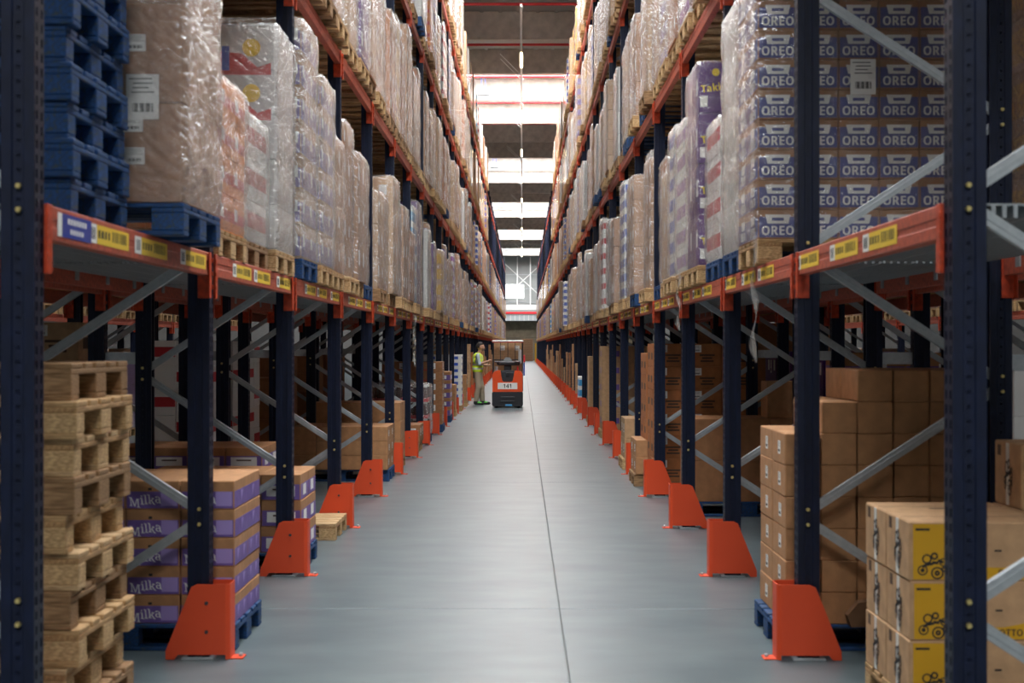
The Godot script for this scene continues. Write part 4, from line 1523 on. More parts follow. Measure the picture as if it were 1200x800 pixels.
func floor_stock() -> void:
	STYLES["confection"] = {"body": M.kraft, "nx": 4, "nz": 2, "h": 0.155, "band": [M.purple, 0.03, 0.62], "label": null, "words": "lilac cartons"}
	STYLES["bare"] = {"body": M.kraft, "nx": 4, "nz": 2, "h": 0.2, "label": null, "words": "bare brown cartons"}
	STYLES["bare2"] = {"body": M.kraft2, "nx": 4, "nz": 2, "h": 0.2, "label": null, "words": "brown cartons"}
	STYLES["bare_amber"] = {"body": M.kraft_orange, "nx": 4, "nz": 2, "h": 0.2, "label": null, "words": "amber cartons"}
	STYLES["bare_pale"] = {"body": M.kraft_pale, "nx": 4, "nz": 2, "h": 0.2, "label": null, "words": "tan cartons"}
	STYLES["whitebox"] = {"body": M.white_print, "nx": 4, "nz": 2, "h": 0.2, "label": null, "words": "white cartons"}
	# === beside the worker ===
	var jig := [0.0, 0.02, -0.015, 0.025, -0.005, 0.018, -0.02, 0.01, 0.0, 0.022, -0.01]
	for k in 11:
		put_pallet(["old", "wood", "pale"][(k * 2 + 1) % 3], V(-1.70 - 0.6 + jig[k], 0.144 * k, 5.98 + jig[(k + 4) % 11]), true, "empty wooden pallet, %s from the bottom of the tall stack" % ordinal(k + 1), "stack of empty wooden pallets")
	# lilac confectionery cartons
	put_pallet("dark", V(-1.55 - 0.6, 0, 8.4), true, "blue pallet under the five layers of lilac cartons", "")
	stack(-1.0, -1.56, 8.02, 0.144, Vector3(0.296, 0.155, 0.39), [3, 3, 3, 3], 2, "confection", "short lilac script carton", "lilac cartons with script, lower layers", "script")
	stack(-1.0, -1.56, 8.02, 0.144 + 0.465, Vector3(0.296, 0.155, 0.78), [2, 2, 2, 2], 1, "confection", "long lilac script carton", "long lilac cartons with script, top layers", "script")
	put_pallet("dark", V(-2.05 - 0.6, 0, 12.11), true, "blue pallet behind the lilac script cartons", "")
	stack(-1.0, -2.06, 11.72, 0.144, Vector3(0.296, 0.175, 0.39), [4, 4, 4, 4], 2, "confection", "lilac carton behind the script cartons", "lilac cartons with white panel, four high", "panel")
	put_pallet("blue", V(-1.6 - 0.6, 0, 11.15), true, "blue pallet under the low stack of lilac cartons with white panels", "")
	stack(-1.0, -1.61, 10.77, 0.144, Vector3(0.296, 0.19, 0.39), [3, 3, 3, 3], 2, "confection", "lilac carton in the low stack", "lilac cartons with white panel, three high", "panel")
	put_pallet("pale", V(-1.58 - 0.6, 0, 12.93), true, "single empty pale wooden pallet lying on the floor beside the rack", "")
	put_pallet("dark", V(-1.62 - 0.6, 0, 18.4), true, "blue pallet under three layers of brown cartons", "")
	stack(-1.0, -1.63, 17.95, 0.144, Vector3(0.29, 0.175, 0.44), [3, 3, 3, 3], 2, "bare", "labelled brown carton, low wide stack", "brown cartons, three layers", "label")
	put_pallet("old", V(-1.62 - 0.6, 0, 20.1), false, "weathered pallet under the taller stack of bare brown cartons", "")
	stack(-1.0, -1.62, 19.7, 0.144, Vector3(0.39, 0.25, 0.39), [3, 3, 3], 2, "bare", "bare brown carton behind the labelled ones", "bare brown cartons, second stack")
	put_pallet("wood", V(-1.6 - 0.6, 0, 23.3), false, "wooden pallet under a few small cartons between two post guards", "")
	stack(-1.0, -1.58, 22.95, 0.144, Vector3(0.39, 0.28, 0.39), [1, 1], 2, "bare2", "small brown carton beside the jars", "small brown cartons beside the jars", "sheet")
	jar_cargo(V(-1.57 - 0.6, 0, 25.3))
	put_pallet("dark", V(-1.52 - 0.6, 0, 28.7), false, "blue pallet under tall brown cartons with red print", "")
	stack(-1.0, -1.53, 28.3, 0.144, Vector3(0.58, 0.2, 0.78), [6, 6], 1, "bare2", "wide brown carton with red print", "wide brown cartons with red print", "sheet")
	put_pallet("blue", V(-1.54 - 0.6, 0, 32.3), false, "blue pallet under lilac cartons with white panels near the worker", "")
	stack(-1.0, -1.55, 31.9, 0.144, Vector3(0.58, 0.19, 0.39), [5, 5], 2, "confection", "lilac carton near the worker", "lilac cartons near the worker", "panel")
	put_pallet("wood", V(-1.55 - 0.6, 0, 34.9), false, "wooden pallet under two brown cartons behind a post guard", "")
	stack(-1.0, -1.56, 34.5, 0.144, Vector3(0.58, 0.3, 0.78), [2, 2], 1, "bare", "plain brown carton behind a guard", "brown cartons in a two-high stack", "")
	put_pallet("wood", V(-1.52 - 0.6, 0, 37.7), false, "wooden pallet under the tall blue and white cartons", "")
	stack(-1.0, -1.53, 37.3, 0.144, Vector3(0.58, 0.16, 0.78), [8, 8], 1, "whiteblue", "blue marked white carton by the worker", "blue and white cartons next to the worker", "mark")
	put_pallet("wood", V(-1.5 - 0.6, 0, 40.5), false, "wooden pallet under the cartons behind the worker's legs", "")
	stack(-1.0, -1.51, 40.1, 0.144, Vector3(0.58, 0.36, 0.39), [2, 2], 2, "bare", "brown carton behind the worker's legs", "brown cartons behind the worker", "label")
	for i in range(14, 30):
		var key: String = ["bare", "bare2", "bare_pale", "bare_amber"][i % 4]
		var n: int = [5, 3, 6, 4, 2][(i * 3) % 5]
		put_pallet("wood", V(-1.55 - 0.6, 0, D0 + BAY * i + 0.6), false, "wooden pallet on the floor, %s bay of the worker's rack" % ordinal(i + 1), "far floor pallets beside the worker")
		put_cargo(key, n * 0.26, V(-1.56 - 0.6, 0.144, D0 + BAY * i + 0.6), false, "stack of %s on the floor, %s bay of the worker's rack" % [STYLES[key].words, ordinal(i + 1)], "far floor stacks in the worker's rack", 1, "")
	# === across the aisle ===
	yellow_cartons()
	put_pallet("blue", V(1.38 + 0.6, 0, 8.42), true, "blue pallet under the stepped stack of bare brown cartons", "")
	stack(1.0, 1.42, 8.02, 0.144, Vector3(0.196, 0.172, 0.42), [6, 7, 8, 8, 8, 8], 2, "bare", "brown carton of the stepped stack", "brown cartons of the stepped stack", "label", 0.0028)
	put_pallet("dark", V(1.6 + 0.6, 0, 14.72), true, "blue pallet under the large brown boxes", "")
	stack(1.0, 1.61, 14.32, 0.144, Vector3(0.39, 0.4, 0.39), [2, 2, 2], 2, "bare2", "large upright brown box", "large upright brown boxes", "label")
	var lone := thing("brown_carton", "single brown carton standing on top of the large upright brown boxes", "carton", V(2.53, 0.144 + 0.8, 14.6))
	part("box", bm(Vector3(0.3, 0.36, 0.36), 0.006), M.kraft, lone, Vector3(0, 0.18, 0))
	part("tape", bm(Vector3(0.05, 0.001, 0.36), 0.0), M.kraft_pale, lone, Vector3(0, 0.3605, 0))
	put_pallet("old", V(1.42 + 0.6, 0, 16.82), true, "weathered pallet under the first stack of amber printed cartons", "")
	stack(1.0, 1.45, 16.42, 0.144, Vector3(0.38, 0.255, 0.39), [6, 6, 6], 2, "bare_amber", "amber printed carton, first stack", "amber printed cartons", "print")
	put_pallet("old", V(1.31 + 0.6, 0, 17.78), true, "weathered pallet under the second stack of amber printed cartons", "")
	stack(1.0, 1.33, 17.36, 0.144, Vector3(0.38, 0.2, 0.41), [2, 2, 2], 2, "bare", "brown carton below amber cartons", "brown cartons below the amber cartons", "label")
	stack(1.0, 1.45, 17.36, 0.544, Vector3(0.38, 0.255, 0.41), [4, 4], 2, "bare_amber", "amber printed carton, second stack", "amber printed cartons of the second stack", "print")
	put_pallet("wood", V(1.33 + 0.6, 0, 20.1), false, "wooden pallet under the stepped tan cartons", "")
	stack(1.0, 1.36, 19.7, 0.144, Vector3(0.29, 0.27, 0.39), [2, 4, 4, 4], 2, "bare_pale", "tan carton of the stepped stack", "tan cartons of the stepped stack", "label")
	put_pallet("wood", V(1.4 + 0.6, 0, 26.9), false, "wooden pallet under tall tan cartons with purple marks", "")
	stack(1.0, 1.42, 26.5, 0.144, Vector3(0.39, 0.3, 0.39), [5, 5, 5], 2, "lilacmark", "tan carton with a purple mark", "tan cartons with purple marks")
	put_pallet("wood", V(1.4 + 0.6, 0, 31.9), false, "wooden pallet under narrow pale cartons", "")
	stack(1.0, 1.42, 31.5, 0.144, Vector3(0.58, 0.32, 0.78), [4, 4], 1, "bare_pale", "pale carton facing the truck", "narrow pale cartons", "")
	put_pallet("wood", V(1.36 + 0.6, 0, 36.7), false, "wooden pallet under the blue display packs", "")
	stack(1.0, 1.38, 36.3, 0.144, Vector3(0.58, 0.25, 0.78), [3, 3], 1, "sky", "sky blue display pack", "sky blue display packs")
	for i in range(12, 30):
		var key: String = ["bare_pale", "bare", "bare2", "bare"][i % 4]
		var n: int = [5, 6, 3, 5, 4][(i * 2) % 5]
		put_pallet("wood", V(1.38 + 0.6, 0, D0 + BAY * i + 0.6), false, "wooden pallet on the floor, %s bay of the rack facing the worker" % ordinal(i + 1), "far floor pallets across the aisle")
		put_cargo(key, n * 0.26, V(1.4 + 0.6, 0.144, D0 + BAY * i + 0.6), false, "stack of %s on the floor, %s bay of the rack facing the worker" % [STYLES[key].words, ordinal(i + 1)], "far floor stacks in the rack facing the worker", 1, "")


func jar_cargo(at: Vector3) -> void:
	put_pallet("dark", at, false, "blue pallet under the shrink-wrapped jars", "")
	var o := thing("jar_load", "shrink-wrapped trays of dark jars with red labels on a blue pallet", "pallet load", at + Vector3(0, 0.144, 0))
	if not cache.has("jar"):
		var b := MB.new()
		b.tube(Vector3(0, 0, 0), Vector3(0, 0.16, 0), 0.062, 0.062, 10)
		b.tube(Vector3(0, 0.16, 0), Vector3(0, 0.2, 0), 0.062, 0.045, 10)
		cache["jar"] = b.mesh()
		var c := MB.new()
		c.tube(Vector3(0, 0, 0), Vector3(0, 0.03, 0), 0.05, 0.05, 10)
		cache["jar_lid"] = c.mesh()
	for k in 3:
		part("tray", bm(Vector3(1.17, 0.06, 0.77), 0.003), M.red_print, o, Vector3(0, 0.28 * k + 0.03, 0))
		for a in 8:
			for c in 5:
				if a < 7 and c > 0 and c < 4: continue
				var p := part("jar", cache["jar"], M.jar, o, Vector3(0.52 - a * 0.148, 0.28 * k + 0.045, -0.3 + c * 0.15))
				part("lid", cache["jar_lid"], M.white_print, p, Vector3(0, 0.2, 0))
	part("stretch_film", film_mesh(1.18, 0.78, 0.84, 0.28, 61), M.film, o)


# ---------------------------------------------------------------- racks behind and across the next aisles

func neighbours() -> void:
	for s in [-1.0, 1.0]:
		var xb: float = (XL if s < 0 else XR) + s * 1.35
		var xe: float = (XL if s < 0 else XR) + s * 5.5
		var who := "behind the worker's rack" if s < 0 else "behind the rack facing the worker"
		var fr := make_frame(s, 0)
		var bf := make_beam(s, false)
		var far := {}
		for row in 2:
			var x := xb if row == 0 else xe
			var where := who if row == 0 else ("past the next aisle " + who)
			for i in range(1 if row == 0 else 2, 12):
				var d := D0 + BAY * i
				var o := copy(fr, V(x, 0, d), "navy upright frame standing %s, %s bay" % [where, ordinal(i + 1)], "upright frames " + where)
				tag(o, "", "upright frame")
				for l in 2:
					var q := copy(bf, V(x - s * 0.034, LEVEL[l], d + BAY * 0.5), "orange beam, %s level, %s bay, %s" % [ORDINAL[l], ordinal(i + 1), where], "beams " + where)
					tag(q, "", "rack beam", "", "thing")
					if row == 0:
						q = copy(bf, V(x + s * (FRAME_DEEP + 0.034), LEVEL[l], d + BAY * 0.5), "orange far beam, %s level, %s bay, %s" % [ORDINAL[l], ordinal(i + 1), where], "beams on the far side " + where, PI)
						tag(q, "", "rack beam", "", "thing")
				for l in range(0, 2 if row == 0 else 1):
					for k in 3:
						var key := pick_style(l)
						if row == 1: key = ["brown", "plain", "amber", "lilac"][rng.randi() % 4]
						if row == 0 and s > 0 and i == 1 and l == 0: key = "yellow"
						var st: Dictionary = STYLES[key]
						var h: float = st.h * floorf(1.75 * rng.randf_range(0.7, 1.0) / st.h)
						var at := V(x + s * 0.52, level_top(l), d + 0.52 + k * 0.87)
						if row == 1 or l > 0 or i > 6:
							if not far.has(key): far[key] = []
							far[key].append(Transform3D(Basis(), at))
							continue
						put_pallet("wood", at, false, "wooden pallet, %s level, %s bay, %s" % [ORDINAL[l], ordinal(i + 1), where], "pallets " + where)
						put_cargo(key, h, at + Vector3(0, 0.144, 0), false, "wrapped %s, %s bay, %s" % [st.words, ordinal(i + 1), where], "loads of %s %s" % [st.words, where], rng.randi() % 3)
		for key in far:
			multi("hidden_row_loads", far_cargo(key), null, far[key], "wrapped %s glimpsed %s" % [STYLES[key].words, who], "pallet loads")
		fr.free()
		bf.free()
	# goods standing on the floor of those racks
	put_pallet("wood", V(-3.25 - 0.6, 0, 11.2), false, "wooden pallet under the tall printed cartons behind the empty pallets", "")
	stack(-1.0, -3.26, 10.85, 0.144, Vector3(0.39, 0.28, 0.39), [6, 6, 6], 2, "bare_pale", "tan printed carton behind empty pallets", "tan printed cartons behind the empty pallets", "print")
	for k in 3:
		put_pallet("wood", V(-3.2 - 0.6, 0, [15.75, 16.8, 17.7][k]), false, "wooden pallet under the red and white cartons behind the rack", "pallets under red and white cartons")
		stack(-1.0, -3.21, [15.36, 16.42, 17.32][k], 0.144, Vector3(0.39, 0.26, 0.39), [6, 6], 2, "red", "red or white carton behind worker's rack", "red and white cartons behind the rack", "", 0.0028, "whitebox")
	for q in [[19.4, 4], [20.35, 5], [22.2, 3], [23.1, 5], [25.1, 4], [26.0, 5]]:
		put_pallet("wood", V(-3.2 - 0.6, 0, q[0] + 0.4), false, "wooden pallet on the floor behind the rack beside the worker", "floor pallets behind the rack beside the worker")
		stack(-1.0, -3.21, q[0], 0.144, Vector3(0.58, 0.27, 0.78), [q[1], q[1]], 1, "bare2", "brown floor carton behind worker's rack", "brown cartons behind the rack beside the worker")
	for q in [[8.95, 4, "whitebox"], [11.0, 3, "bare2"], [13.7, 4, "lilac"], [14.6, 4, "grape"], [16.4, 4, "grape"], [17.3, 4, "grape"], [19.3, 5, "bare"], [20.2, 4, "bare"], [22.1, 5, "bare2"], [25.0, 5, "bare"]]:
		var key: String = q[2]
		put_pallet("wood", V(2.95 + 0.6, 0, q[0] + 0.4), false, "wooden pallet on the floor behind the rack across the aisle", "floor pallets behind the rack across the aisle")
		stack(1.0, 2.96, q[0], 0.144, Vector3(0.58, 0.36, 0.78), [q[1], q[1]], 1, key, "%s behind the facing rack" % String(STYLES[key].words).trim_suffix("s"), "%s behind the rack across the aisle" % STYLES[key].words, "label" if key != "whitebox" else "print")
	for s in [-1.0, 1.0]:
		var xe: float = (XL if s < 0 else XR) + s * 5.5
		var who := "behind the worker's rack" if s < 0 else "behind the rack facing the worker"
		var past := {}
		for i in range(3, 12):
			for k in 3:
				if rng.randf() < 0.25: continue
				var key: String = ["brown", "amber", "plain", "brown", "grape"][rng.randi() % 5]
				var st: Dictionary = STYLES[key]
				var at := V(xe + s * 0.52, 0, D0 + BAY * i + 0.52 + k * 0.87)
				if not past.has(key): past[key] = []
				past[key].append(Transform3D(Basis(), at))
		for key in past:
			multi("hidden_floor_loads", far_cargo(key), null, past[key], "wrapped %s on the floor past the next aisle %s" % [STYLES[key].words, who], "pallet loads")

# ---------------------------------------------------------------- truck, worker, small things

func forklift() -> void:
	var o := thing("pallet_truck", "orange and black electric pallet truck numbered 141 standing in the aisle", "pallet truck", V(-0.39, 0, 39.2))
	var orange := mat(rgb(236, 84, 34), 0.35)
	var charcoal := mat(rgb(52, 54, 60), 0.5)
	var black := mat(rgb(40, 40, 44), 0.55)
	var b := MB.new()
	b.prism(PackedVector2Array([Vector2(-0.39, 0.05), Vector2(0.39, 0.05), Vector2(0.41, 0.09), Vector2(0.41, 0.4), Vector2(0.385, 0.43), Vector2(-0.385, 0.43), Vector2(-0.41, 0.4), Vector2(-0.41, 0.09)]), -0.85, 0.0, 2)
	part("chassis", b.mesh(), black, o)
	for y in [0.18, 0.29]:
		part("step_slot", bm(Vector3(0.36, 0.035, 0.02), 0.006), charcoal, o, Vector3(0, y, 0.006))
	part("tow_latch", bm(Vector3(0.18, 0.05, 0.03), 0.006), M.sky_print, o, Vector3(0.03, 0.075, 0.01))
	b = MB.new()
	b.prism(PackedVector2Array([Vector2(-0.4, 0.43), Vector2(0.4, 0.43), Vector2(0.4, 0.88), Vector2(0.37, 0.95), Vector2(0.3, 0.99), Vector2(0.19, 0.99), Vector2(0.14, 0.72), Vector2(0.1, 0.69), Vector2(-0.1, 0.69), Vector2(-0.14, 0.72), Vector2(-0.19, 0.99), Vector2(-0.3, 0.99), Vector2(-0.37, 0.95), Vector2(-0.4, 0.88)]), -0.8, -0.01, 2)
	part("hood", b.mesh(), orange, o)
	b = MB.new()
	b.prism(PackedVector2Array([Vector2(-0.185, 0.99), Vector2(0.185, 0.99), Vector2(0.14, 0.725), Vector2(0.1, 0.695), Vector2(-0.1, 0.695), Vector2(-0.14, 0.725)]), -0.75, -0.05, 2)
	part("hood_recess", b.mesh(), charcoal, o)
	part("latch", bm(Vector3(0.09, 0.12, 0.03), 0.01), black, o, Vector3(0, 0.88, -0.035))
	part("vent_panel", bm(Vector3(0.1, 0.14, 0.02), 0.006), M.steel_dark, o, Vector3(-0.12, 0.88, -0.045))
	part("vent_panel", bm(Vector3(0.1, 0.14, 0.02), 0.006), M.steel_dark, o, Vector3(0.12, 0.88, -0.045))
	var pl := part("number_plate", bm(Vector3(0.52, 0.17, 0.008), 0.002), M.white_print, o, Vector3(0, 0.585, -0.004))
	lettering(pl, "141", 0.21, Vector3(0, 0, 0.005), M.black_print)
	# grab rails, lamps and the console
	part("console", bm(Vector3(0.62, 0.11, 0.2), 0.03), black, o, Vector3(0.02, 1.18, -0.5))
	part("console_stem", bm(Vector3(0.2, 0.26, 0.18), 0.02), black, o, Vector3(0, 1.0, -0.55))
	b = MB.new()
	b.prism(PackedVector2Array([Vector2(-0.14, 1.22), Vector2(0.14, 1.22), Vector2(0.06, 1.34), Vector2(-0.06, 1.34)]), -0.56, -0.5, 2)
	part("display_cowl", b.mesh(), M.zinc, o)
	part("hand_grip", bm(Vector3(0.16, 0.05, 0.07), 0.02), charcoal, o, Vector3(-0.28, 1.22, -0.36))
	part("hand_grip", bm(Vector3(0.16, 0.05, 0.07), 0.02), charcoal, o, Vector3(0.26, 1.22, -0.36))
	for q in [[-0.3, M.zinc, "battery_cap"], [0.27, M.red_print, "warning_lamp"]]:
		b = MB.new()
		b.tube(Vector3(q[0], 0.98, -0.2), Vector3(q[0], 1.1, -0.2), 0.05 if q[0] < 0 else 0.025, 0.045 if q[0] < 0 else 0.02, 10)
		part(q[2], b.mesh(), q[1], o)
	for sx in [-1.0, 1.0]:
		part("mast_post", bm(Vector3(0.04, 1.36, 0.05), 0.008), charcoal, o, Vector3(sx * 0.395, 1.1, -0.82))
		part("frame_post", bm(Vector3(0.022, 0.72, 0.025), 0.006), M.steel_dark, o, Vector3(sx * 0.4, 1.42, -0.78))
	for k in 3:
		part("guard_bar", bm(Vector3(0.018, 0.62, 0.018), 0.003), charcoal, o, Vector3(-0.2 + k * 0.2, 1.44, -0.82))
	part("guard_rail", bm(Vector3(0.8, 0.03, 0.03), 0.006), charcoal, o, Vector3(0, 1.27, -0.82))
	part("top_rail", bm(Vector3(0.86, 0.045, 0.34), 0.018), M.white_paint, o, Vector3(0, 1.775, -0.66))
	part("top_stripe", bm(Vector3(0.84, 0.022, 0.32), 0.006), M.red_print, o, Vector3(0, 1.745, -0.66))
	part("rolled_sheet", bm(Vector3(0.09, 0.4, 0.09), 0.03), M.grey_print, o, Vector3(0.33, 1.36, -0.7))
	part("side_holder", bm(Vector3(0.05, 0.2, 0.16), 0.01), M.red_print, o, Vector3(0.445, 1.3, -0.75))
	part("side_hose", bm(Vector3(0.04, 0.36, 0.05), 0.015), M.blue_print, o, Vector3(0.44, 1.02, -0.72))
	for sx in [-1.0, 1.0]:
		part("fork", bm(Vector3(0.17, 0.06, 1.2), 0.01), M.steel_dark, o, Vector3(sx * 0.26, 0.075, -1.45))
		b = MB.new()
		b.tube(Vector3(sx * 0.3 - 0.04, 0.06, -0.3), Vector3(sx * 0.3 + 0.04, 0.06, -0.3), 0.06, 0.06, 12)
		part("wheel", b.mesh(), M.black_print, o)
		b = MB.new()
		b.tube(Vector3(sx * 0.26 - 0.04, 0.035, -1.85), Vector3(sx * 0.26 + 0.04, 0.035, -1.85), 0.035, 0.035, 10)
		part("roller", b.mesh(), M.black_print, o)
	put_pallet("wood", V(-0.39, 0.106, 40.72), false, "wooden pallet carried on the forks of the orange truck", "", PI / 2)
	for k in 4:
		for c in 3:
			for a in 2:
				var q := thing("brown_carton", "brown carton on the orange truck's forks, %s layer, %s column, %s row" % [ordinal(k + 1), ordinal(a + 1), ordinal(c + 1)], "carton", V(-0.59 + a * 0.4, 0.25 + k * 0.38, 40.34 + c * 0.39), "brown cartons on the orange truck")
				part("box", bm(Vector3(0.39, 0.378, 0.38), 0.006), M.kraft_pale, q, Vector3(0, 0.19, 0))
				if c == 0:
					paper_label(q, 0.13, 0.13, Vector3(0.05, 0.2, 0.1905))


func smin(a: float, b: float, k: float) -> float:
	var h := maxf(k - absf(a - b), 0.0) / k
	return minf(a, b) - h * h * k * 0.25


func nets(caps: Array, cell: float, k: float, b: MB, paint: Callable, cut = null) -> void:
	# surface nets of smoothly joined tapered capsules [a, b, ra, rb, (squash)]
	var lo := Vector3(1e9, 1e9, 1e9)
	var hi := -lo
	for c in caps:
		var r := maxf(c[2], c[3]) + 3.0 * cell
		lo = lo.min(c[0] - Vector3.ONE * r).min(c[1] - Vector3.ONE * r)
		hi = hi.max(c[0] + Vector3.ONE * r).max(c[1] + Vector3.ONE * r)
	var n := Vector3i(((hi - lo) / cell).ceil()) + Vector3i.ONE
	var f := PackedFloat32Array()
	f.resize(n.x * n.y * n.z)
	f.fill(1.0)
	for c in caps:
		var pa: Vector3 = c[0]
		var ba: Vector3 = c[1] - c[0]
		var bb := maxf(ba.length_squared(), 1e-9)
		var ra: float = c[2]
		var rb: float = c[3]
		var rr := Vector3.ONE * (maxf(ra, rb) + k + 2.0 * cell)
		var i0 := Vector3i(((pa.min(c[1]) - rr - lo) / cell).floor()).clamp(Vector3i.ZERO, n - Vector3i.ONE)
		var i1 := Vector3i(((pa.max(c[1]) + rr - lo) / cell).ceil()).clamp(Vector3i.ZERO, n - Vector3i.ONE)
		for z in range(i0.z, i1.z + 1):
			for y in range(i0.y, i1.y + 1):
				var at := (z * n.y + y) * n.x
				for x in range(i0.x, i1.x + 1):
					var p := lo + Vector3(x, y, z) * cell - pa
					var t := clampf(p.dot(ba) / bb, 0.0, 1.0)
					var d := (p - ba * t).length() - lerpf(ra, rb, t)
					f[at + x] = smin(f[at + x], d, k)
	var where := {}
	var off := [0, 1, n.x, n.x + 1, n.x * n.y, n.x * n.y + 1, n.x * n.y + n.x, n.x * n.y + n.x + 1]
	for z in n.z - 1:
		for y in n.y - 1:
			for x in n.x - 1:
				var at := (z * n.y + y) * n.x + x
				var first := f[at] < 0.0
				var mixed := false
				for q in range(1, 8):
					if (f[at + off[q]] < 0.0) != first:
						mixed = true
						break
				if not mixed:
					continue
				var sum := Vector3.ZERO
				var cnt := 0
				for e in [[0, 1], [2, 3], [4, 5], [6, 7], [0, 2], [1, 3], [4, 6], [5, 7], [0, 4], [1, 5], [2, 6], [3, 7]]:
					var va: float = f[at + off[e[0]]]
					var vb: float = f[at + off[e[1]]]
					if (va < 0.0) != (vb < 0.0):
						var t := va / (va - vb)
						var ca := Vector3(e[0] & 1, (e[0] >> 1) & 1, e[0] >> 2)
						var cb := Vector3(e[1] & 1, (e[1] >> 1) & 1, e[1] >> 2)
						sum += ca.lerp(cb, t)
						cnt += 1
				var g := Vector3(f[at + 1] - f[at], f[at + n.x] - f[at], f[at + n.x * n.y] - f[at])
				g += Vector3(f[at + off[7]] - f[at + off[6]], f[at + off[7]] - f[at + off[5]], f[at + off[7]] - f[at + off[3]])
				where[at] = [lo + (Vector3(x, y, z) + sum / cnt) * cell, g.normalized()]
	for at in where:
		for ax in 3:
			var step: int = [1, n.x, n.x * n.y][ax]
			var u: int = [n.x, n.x * n.y, 1][ax]
			var w: int = [n.x * n.y, 1, n.x][ax]
			if (f[at] < 0.0) == (f[at + step] < 0.0):
				continue
			var ids := [at, at - u, at - u - w, at - w]
			if not (where.has(ids[1]) and where.has(ids[2]) and where.has(ids[3])):
				continue
			for tr in [[0, 1, 2], [0, 2, 3]]:
				var q := [where[ids[tr[0]]], where[ids[tr[1]]], where[ids[tr[2]]]]
				if cut != null and not cut.call((q[0][0] + q[1][0] + q[2][0]) / 3.0):
					continue
				var nn: Vector3 = q[0][1] + q[1][1] + q[2][1]
				if (q[1][0] - q[0][0]).cross(q[2][0] - q[0][0]).dot(nn) > 0.0:
					q = [q[0], q[2], q[1]]
				for e in q:
					b.v.append(e[0])
					b.n.append(e[1])
					b.col.append(paint.call(e[0]))


